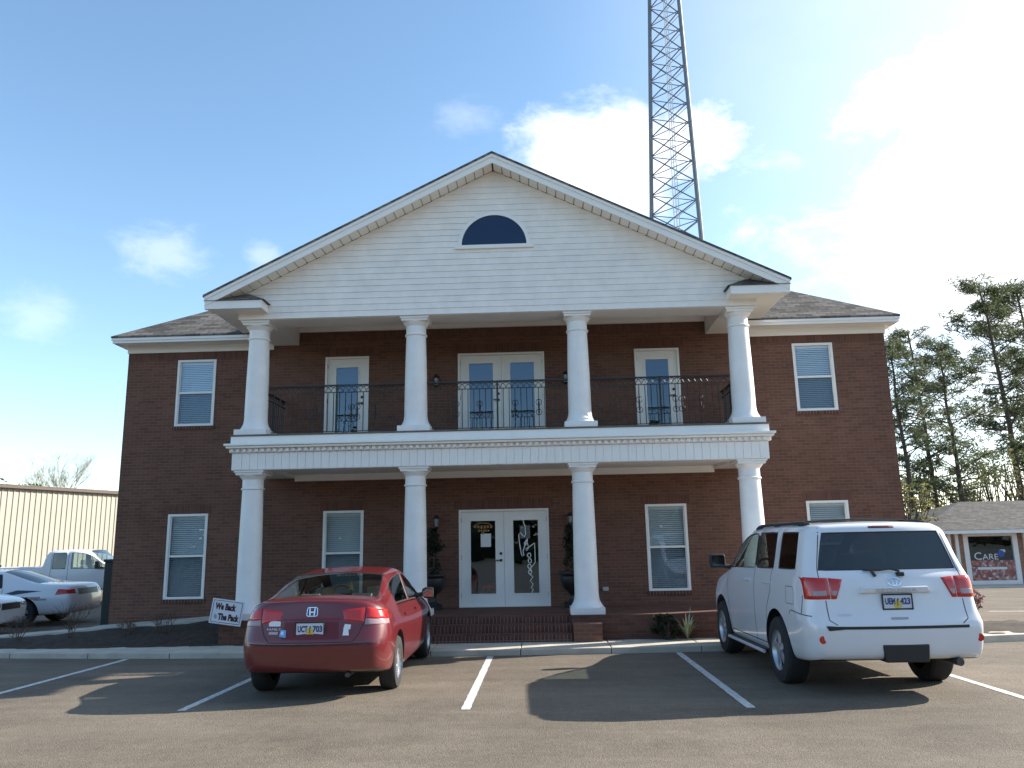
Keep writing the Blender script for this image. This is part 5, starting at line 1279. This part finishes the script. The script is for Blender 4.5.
        if s < 0:
            q = MB(); side.line(q, [(y*s, z) for y, z in ((-1.95, 1.20), (-1.72, 1.20), (-1.70, 1.18), (-1.70, 1.02), (-1.72, 1.0), (-1.95, 1.0), (-1.97, 1.02), (-1.97, 1.18), (-1.95, 1.20))], .007); q.build('fuel_flap', seam, T)
        for y in (-1.05, -.08):
            a = side.pt(y*s, 1.20, .03); b = side.pt((y+.19)*s, 1.205, .03); h = MB(); h.tube([a-Vector((s*.03, 0, 0)), a, b, b-Vector((s*.03, 0, 0))], [.012, .016, .016, .012], 8); h.build('door_handle', P, T, smooth=True)
        c = Vector((s*1.15, 1.02, 1.44)); a = side.pt(1.05*s, 1.33, 0)
        h = MB(); h.tube([a-Vector((s*.06, 0, 0)), c-Vector((0, 0, .06))], .035, 8); h.build('mirror_arm', black, T)
        h = MB(); h.box(c.x-.12, c.x+.12, c.y-.06, c.y+.07, c.z-.105, c.z+.105); mo = h.build('mirror', black, T, bevel=.035)
        h = MB(); h.box(c.x-.095, c.x+.095, c.y-.066, c.y-.062, c.z-.08, c.z+.08); h.build('mirror_glass', mat('dark_mirror', (.15, .17, .19), .08, metal=1), mo)
        wheel(T, s*.875, -1.26, .40, .275, s, 'five'); wheel(T, s*.875, 1.54, .40, .275, s, 'five')
        # running board
        h = MB(); h.box(s*.90, s*1.035, -.74, 1.0, .30, .345); rb = h.build('running_board', black, T, bevel=.012)
        h = MB(); h.tube([(s*1.04, -.76, .315), (s*1.045, .2, .315), (s*1.04, 1.02, .315)], .024, 8); h.build('board_edge', P, rb, smooth=True)
        # roof rail with feet
        h = MB(); h.tube([(s*.70, -1.86, 1.92), (s*.71, -1.74, 1.945), (s*.715, -1.3, 1.948), (s*.715, -.4, 1.948), (s*.71, .02, 1.94), (s*.70, .25, 1.90)], [.028, .026, .02, .02, .024, .026], 8)
        rr_ = h.build('roof_rail', black, T, smooth=True)
        for yy in (-1.70, -.75, .02): MB().box(s*.69, s*.74, yy-.09, yy+.09, 1.90, 1.948).build('rail_foot', black, rr_, bevel=.012)
        q = MB(); Proj(tree, R(180)).patch(q, [(s*.5, .86), (s*.74, .86), (s*.74, 1.0), (s*.5, 1.0)], 6, .006, 1); q.build('headlight', clear_lens, T, smooth=True)
    for yy in (-1.35, -.35):
        h = MB(); h.tube([(-.715, yy, 1.965), (0, yy, 1.985), (.715, yy, 1.965)], .014, 8); h.build('roof_crossbar', black, T, smooth=True)
    q = MB(); rear.patch(q, [(-.62, .765), (.76, .765), (.76, .795), (-.62, .795)], 12, .006); rear.patch(q, [(-.80, .75), (-.62, .765), (-.62, .795), (-.83, .80)], 4, .006); q.build('bumper_step', black, T)
    q = MB(); rear.line(q, [(-.775, 1.07), (-.775, .86), (-.70, .81)], .009); rear.line(q, [(.775, 1.07), (.775, .86), (.70, .81)], .009); rear.line(q, [(-.81, 1.32), (-.80, 1.42), (-.70, 1.88)], .009); rear.line(q, [(.81, 1.32), (.80, 1.42), (.70, 1.88)], .009)
    q.build('tailgate_seam', seam, T)
    # licence plate garnish bar with lettering, emblem, handle slot
    c = rear.pt(0, 1.18, 0)
    h = MB(); h.hexa([(-.40, c.y-.025, 1.145), (.40, c.y-.025, 1.145), (.40, c.y+.06, 1.145), (-.40, c.y+.06, 1.145), (-.37, c.y-.035, 1.21), (.37, c.y-.035, 1.21), (.37, c.y+.06, 1.225), (-.37, c.y+.06, 1.225)])
    gb = h.build('tailgate_bar', P, T, bevel=.01)
    q = MB(); vs, fs = text_mesh('SEQUOIA', .05, .001, 1.2); mx = max(v[0] for v in vs); q.add([(-.22+v[0]*.46/mx, c.y-.037, 1.158+v[1]) for v in vs], fs); q.build('lettering', silver, gb, fix=False)
    plate(T, rear, -.155, .165, .975, 1.125, 'UEM', '423')
    q = MB(); rear.line(q, [(.012+.075*math.cos(t), 1.265+.045*math.sin(t)) for t in [2*math.pi*k/24 for k in range(25)]], .009, .012, .02)
    rear.line(q, [(.012+.026*math.cos(t), 1.267+.041*math.sin(t)) for t in [2*math.pi*k/18 for k in range(19)]], .008, .013, .02)
    rear.line(q, [(.012+.05*math.cos(t), 1.286+.018*math.sin(t)) for t in [2*math.pi*k/18 for k in range(19)]], .008, .013, .02); q.build('emblem', chrome, T)
    q = MB(); rear.patch(q, [(-.10, .862), (.09, .862), (.09, .885), (-.10, .885)], 4, .004); q.build('tailgate_handle', mat('grey_slot', (.35, .35, .36), .5), T)
    q = MB(); rear.text(q, 'TOYOTA', -.68, .90, .034, .15, .008); q.build('lettering', silver, T, fix=False)
    q = MB(); rear.patch(q, [(-.14, 1.865), (.16, 1.865), (.16, 1.89), (-.14, 1.89)], 5, .012, 1); q.build('brake_light', mat('dark_lens', (.16, .03, .03), .3), T)
    q = MB(); q.tube([rear.pt(-.30, 1.385, .02), rear.pt(-.12, 1.375, .03), rear.pt(.0, 1.39, .03), rear.pt(.10, 1.36, .03)], .012, 6); q.tube([rear.pt(-.21, 1.385, .02), rear.pt(-.19, 1.32, .02)], .018, 6)
    q.build('wiper', black, T)
    h = MB(); c = rear.pt(0, 1.34, 0); h.box(.06, .14, c.y-.045, c.y+.02, 1.325, 1.37); h.build('wiper_pivot', black, T, bevel=.01)
    c = rear.pt(0, .6, 0); h = MB(); h.hexa([(-.22, c.y-.01, .41), (.26, c.y-.01, .41), (.26, c.y+.3, .41), (-.22, c.y+.3, .41), (-.24, c.y-.006, .60), (.28, c.y-.006, .60), (.28, c.y+.3, .60), (-.24, c.y+.3, .60)]); h.build('hitch_cover', black, T, bevel=.015)
    h = MB(); h.tube([(.62, -2.50, .40), (.60, -2.2, .40)], .045, 12); h.build('exhaust_pipe', dark_metal, T, smooth=True)
    seats(T, [(-.42, .15, 1.52, .52), (.42, .15, 1.52, .52), (0, -.8, 1.50, 1.4), (0, -1.6, 1.42, 1.3)], mat('suv_seat', (.12, .115, .11), .9), floor=.62)
    q = MB(); q.box(-.8, .8, 1.05, 1.4, 1.0, 1.25); q.build('dashboard', black, T)
    q = MB(); q.tube([(-.42+.19*math.cos(t), .85+.03*math.sin(t), 1.27+.19*math.sin(t)) for t in [2*math.pi*k/16 for k in range(17)]], .016, 6); q.build('steering_wheel', black, T)
    return T
yc = -4.93
suv = white_suv((4.82, yc-.10, G(4.9, yc)+.004), R(1.2)); suv.scale = (1.02, 1.035, 1.03)

# ---- white police sedan and a second one, side lot
def patrol_car(loc, rz, label, decal=True, lightbar=True):
    T = empty('police_car' if lightbar else 'parked_sedan', loc, rz, label, 'police car' if lightbar else 'car')
    X = [.84, .93, .975, .965, .91, .80, .66]
    st = [mk([-2.58, -2.62, -2.62, -2.60, -2.55, -2.53, -2.50], [.76, .84, .88, .86, .78, .72, .64], [.32, .38, .62, .80, .96, 1.01, 1.03], 1.04),
          mk(-2.40, [.84, .92, .96, .95, .88, .80, .68], [.30, .36, .62, .80, .99, 1.04, 1.06], 1.08),
          mk([-1.75]*5+[-1.73, -1.70], X, [.26, .32, .60, .80, .99, 1.05, 1.075], 1.10, -.05),
          mk([-1.30]*5+[-1.20, -1.18], X[:4]+[.89, .76, .60], [.24, .30, .58, .79, .99, 1.22, 1.27], 1.31, -.05),
          mk([-1.00]*5+[-.88, -.84], X[:4]+[.89, .72, .58], [.24, .30, .58, .79, .98, 1.35, 1.40], 1.44),
          mk(-.06, X[:4]+[.89, .73, .60], [.24, .30, .57, .78, .97, 1.38, 1.43], 1.47),
          mk(.03, X[:4]+[.89, .73, .60], [.24, .30, .57, .78, .97, 1.38, 1.43], 1.47),
          mk([.50]*5+[.48, .46], X[:4]+[.89, .71, .58], [.24, .30, .57, .78, .96, 1.35, 1.40], 1.44),
          mk([.98]*5+[.90, .88], X[:4]+[.89, .77, .65], [.24, .30, .57, .77, .95, 1.16, 1.20], 1.24, .05),
          mk([1.28]*5+[1.24, 1.22], X[:4]+[.89, .82, .72], [.24, .30, .57, .77, .93, .975, .985], 1.02, .10),
          mk(2.0, [.84, .92, .96, .95, .88, .80, .70], [.26, .32, .60, .77, .90, .93, .94], .965),
          mk(2.52, [.80, .88, .92, .90, .82, .75, .66], [.28, .34, .58, .72, .80, .82, .83], .85),
          mk([2.62]*7, [.70, .76, .80, .78, .72, .66, .58], [.30, .36, .56, .66, .73, .75, .76], .77)]
    def rules(k, i, j):
        if k == 'S' and j == 4 and (4 <= i <= 4 or 6 <= i <= 7): return 'glass_side'
        if k == 'T' and 2 <= i <= 3: return 'glass_rear'
        if k == 'T' and 7 <= i <= 8: return 'glass_front'
        return 'body'
    me, names = shell_mesh(st, [1, .8, .45, 0], (.07, .08), [(-1.48, .34, .42, .7, 1.3), (1.42, .34, .42, .7, 1.3)], rules)
    P = MATS.get('white_car_paint'); dk = glass_mat('dark_glass', (.12, .13, .14), 1.6)
    out, tree = split_shell(me, names, dict(body=('body', P), under=('underside', black), glass_side=('side_window', dk), glass_rear=('rear_window', dk), glass_front=('windscreen', car_glass)), T)
    rear = Proj(tree, 0); fr = Proj(tree, R(180)); navy = mat('navy_stripe', (.02, .03, .07), .4)
    for s in (-1, 1):
        q = MB(); rear.patch(q, [(s*.62, .81), (s*.86, .81), (s*.84, .92), (s*.62, .93)], 7, .006, 1); q.build('tail_lamp', red_lens, T, smooth=True)
        q = MB(); f2 = Proj(tree, R(180+s*42)); f2.patch(q, [(s*-1.6, .65), (s*-2.02, .66), (s*-2.0, .76), (s*-1.6, .75)], 8, .006, 1); fr.patch(q, [(s*.42, .66), (s*.80, .66), (s*.80, .75), (s*.42, .745)], 8, .006, 1); q.build('headlight', clear_lens if decal else mat('dark_headlight', (.09, .08, .09), .2, coat=.5), T, smooth=True)
        side = Proj(tree, R(-90*s)); q = MB()
        side.patch(q, [(y*s, z) for y, z in ((-2.56, .81), (-2.26, .79), (-2.30, .94), (-2.55, .92))], 5, .006, 1); q.build('side_lamp', red_lens, T, smooth=True)
        q = MB()
        for pts in ([(-1.0, .97), (-.98, .55), (-.9, .33)], [(-.02, .97), (-.02, .33)], [(1.0, .95), (.98, .33)], [(-.9, .33), (.98, .33)]): side.line(q, [(y*s, z) for y, z in pts], .01)
        q.build('door_seam', seam, T)
        if decal:
            q = MB(); side.patch(q, [(y*s, z) for y, z in ((-1.95, .90), (-1.15, .80), (-1.05, .84), (-1.35, .93))], 8, .004); side.patch(q, [(y*s, z) for y, z in ((-1.15, .80), (.3, .80), (.3, .825), (-1.05, .84))], 10, .004); q.build('side_stripe', navy, T)
            q = MB(); side.patch(q, [(y*s, z) for y, z in ((-2.08, .66), (-1.80, .66), (-1.80, .71), (-2.08, .71))], 3, .004); q.build('side_marking', mat('grey_mark', (.3, .32, .36), .5), T)
        c = Vector((s*1.02, .78, 1.02)); h = MB(); h.box(c.x-.1, c.x+.09, c.y-.05, c.y+.06, c.z-.06, c.z+.06); h.build('mirror', black, T, bevel=.02)
        wheel(T, s*.865, -1.48, .34, .23, s, 'cap'); wheel(T, s*.865, 1.42, .34, .23, s, 'cap')
    q = MB(); rear.patch(q, [(-.53, .78), (.53, .78), (.53, .93), (-.53, .93)], 8, .004); q.build('rear_panel', mat('dark_panel', (.05, .045, .05), .4), T)
    q = MB(); fr.patch(q, [(-.38, .60), (.38, .60), (.38, .74), (-.38, .74)], 8, .004); q.build('grille', black, T)
    seats(T, [(-.38, .1, 1.2, .5), (.38, .1, 1.2, .5), (0, -.75, 1.15, 1.3)], mat('suv_seat'))
    if lightbar:
        h = MB(); h.box(-.56, .56, -.12, .14, 1.50, 1.58); lb = h.build('light_bar', mat('bar_dark', (.035, .04, .06), .15, coat=.5), T, bevel=.03)
        for s in (-1, 1): MB().box(s*.42, s*.50, -.08, .10, 1.465, 1.50).build('bar_foot', black, lb)
    return T
def side_of(px, d): return (CAM.x+px_r(px)*d, CAM.y+d)
x, y = side_of(95, 20.8); h_ = R(95); x -= math.sin(h_)*2.7; y += math.cos(h_)*2.7
pc_ = patrol_car((x, y, G(x, y)), h_, 'white police sedan with dark side stripe and roof light bar, tail towards the brick building'); pc_.scale = (1.0, 1.02, .95)
x, y = side_of(23, 17.9); pc_ = patrol_car((x-2.72, y-.3, G(x, y)), R(-84), 'white sedan cut by the left edge, only its nose in view', decal=False, lightbar=False); pc_.scale = (1.0, 1.0, .98)

# ---- white pickup behind
def pickup(loc, rz):
    T = empty('pickup_truck', loc, rz, 'white extended cab pickup truck behind the police sedan, facing the brick building', 'pickup truck')
    X = [.88, .96, 1.0, .99, .97, .92, .78]
    st = [mk([-2.9]*7, [.82, .90, .94, .93, .92, .90, .84], [.55, .60, .85, 1.05, 1.32, 1.38, 1.39], 1.39), mk(-2.8, X[:5]+[.95, .90], [.52, .58, .85, 1.05, 1.33, 1.40, 1.41], 1.41),
          mk(-1.15, X[:5]+[.95, .90], [.50, .55, .82, 1.04, 1.33, 1.40, 1.41], 1.41), mk(-1.0, X[:5]+[.95, .90], [.50, .55, .82, 1.04, 1.30, 1.32, 1.33], 1.33), mk([-.97]*5+[-.96, -.95], X, [.50, .55, .82, 1.04, 1.30, 1.88, 1.96], 1.99),
          mk([-.70]*5+[-.68, -.66], X, [.50, .55, .82, 1.04, 1.29, 1.90, 1.98], 2.01), mk(-.20, X, [.50, .55, .82, 1.04, 1.29, 1.91, 1.99], 2.02), mk(-.05, X, [.50, .55, .82, 1.04, 1.29, 1.91, 1.99], 2.02),
          mk([.75]*5+[.62, .58], X, [.50, .55, .82, 1.04, 1.28, 1.88, 1.96], 1.99), mk([1.25]*5+[1.12, 1.08], X[:5]+[.93, .84], [.50, .55, .82, 1.04, 1.27, 1.40, 1.43], 1.46, .08),
          mk(2.2, X[:5]+[.92, .80], [.52, .58, .85, 1.05, 1.22, 1.28, 1.30], 1.33), mk(2.75, [.86, .93, .96, .95, .92, .86, .75], [.52, .58, .85, 1.02, 1.16, 1.22, 1.24], 1.26),
          mk([2.86]*7, [.80, .86, .90, .89, .86, .80, .70], [.55, .60, .82, .98, 1.10, 1.15, 1.17], 1.18)]
    def rules(k, i, j):
        if k == 'S' and j == 4 and (i == 5 or i == 7 or i == 8): return 'glass_side'
        if k == 'T' and i == 8: return 'glass_front'
        return 'body'
    me, names = shell_mesh(st, [1, .85, .45, 0], (.03, .08), [(-1.75, .42, .52, .7, 1.3), (1.75, .42, .52, .7, 1.3)], rules)
    out, tree = split_shell(me, names, dict(body=('body', MATS['white_car_paint']), under=('underside', black), glass_side=('side_window', car_glass), glass_front=('windscreen', car_glass)), T)
    for s in (-1, 1):
        side = Proj(tree, R(-90*s)); q = MB()
        for pts in ([(-.13, 1.9), (-.13, .6)], [(1.2, 1.27), (1.15, .6)], [(-.72, 1.9), (-.72, .6)]): side.line(q, [(y*s, z) for y, z in pts], .012)
        q.build('door_seam', seam, T)
        c = Vector((s*1.15, .95, 1.42)); h = MB(); h.box(c.x-.12, c.x+.12, c.y-.06, c.y+.08, c.z-.14, c.z+.14); h.build('mirror', black, T, bevel=.03)
        wheel(T, s*.87, -1.75, .40, .26, s, 'five'); wheel(T, s*.87, 1.75, .40, .26, s, 'five')
        q = MB(); Proj(tree, 0).patch(q, [(s*.78, .95), (s*.90, .95), (s*.90, 1.25), (s*.78, 1.25)], 5, .005, 1); q.build('tail_lamp', red_lens, T)
        q = MB(); Proj(tree, R(180)).patch(q, [(s*.55, .92), (s*.84, .92), (s*.84, 1.08), (s*.55, 1.08)], 5, .005, 1); q.build('headlight', clear_lens, T)
    q = MB(); Proj(tree, 0).patch(q, [(-.5, .66), (.5, .66), (.5, .74), (-.5, .74)], 4, .01); q.build('rear_bumper', chrome, T)
    seats(T, [(-.42, .45, 1.60, .52), (.42, .45, 1.60, .52)], mat('suv_seat'), floor=.75)
    return T
x, y = side_of(90, 27.8); tk = pickup((x-.15, y, G(x, y)), R(-80)); tk.scale = (.92, .92, .91)
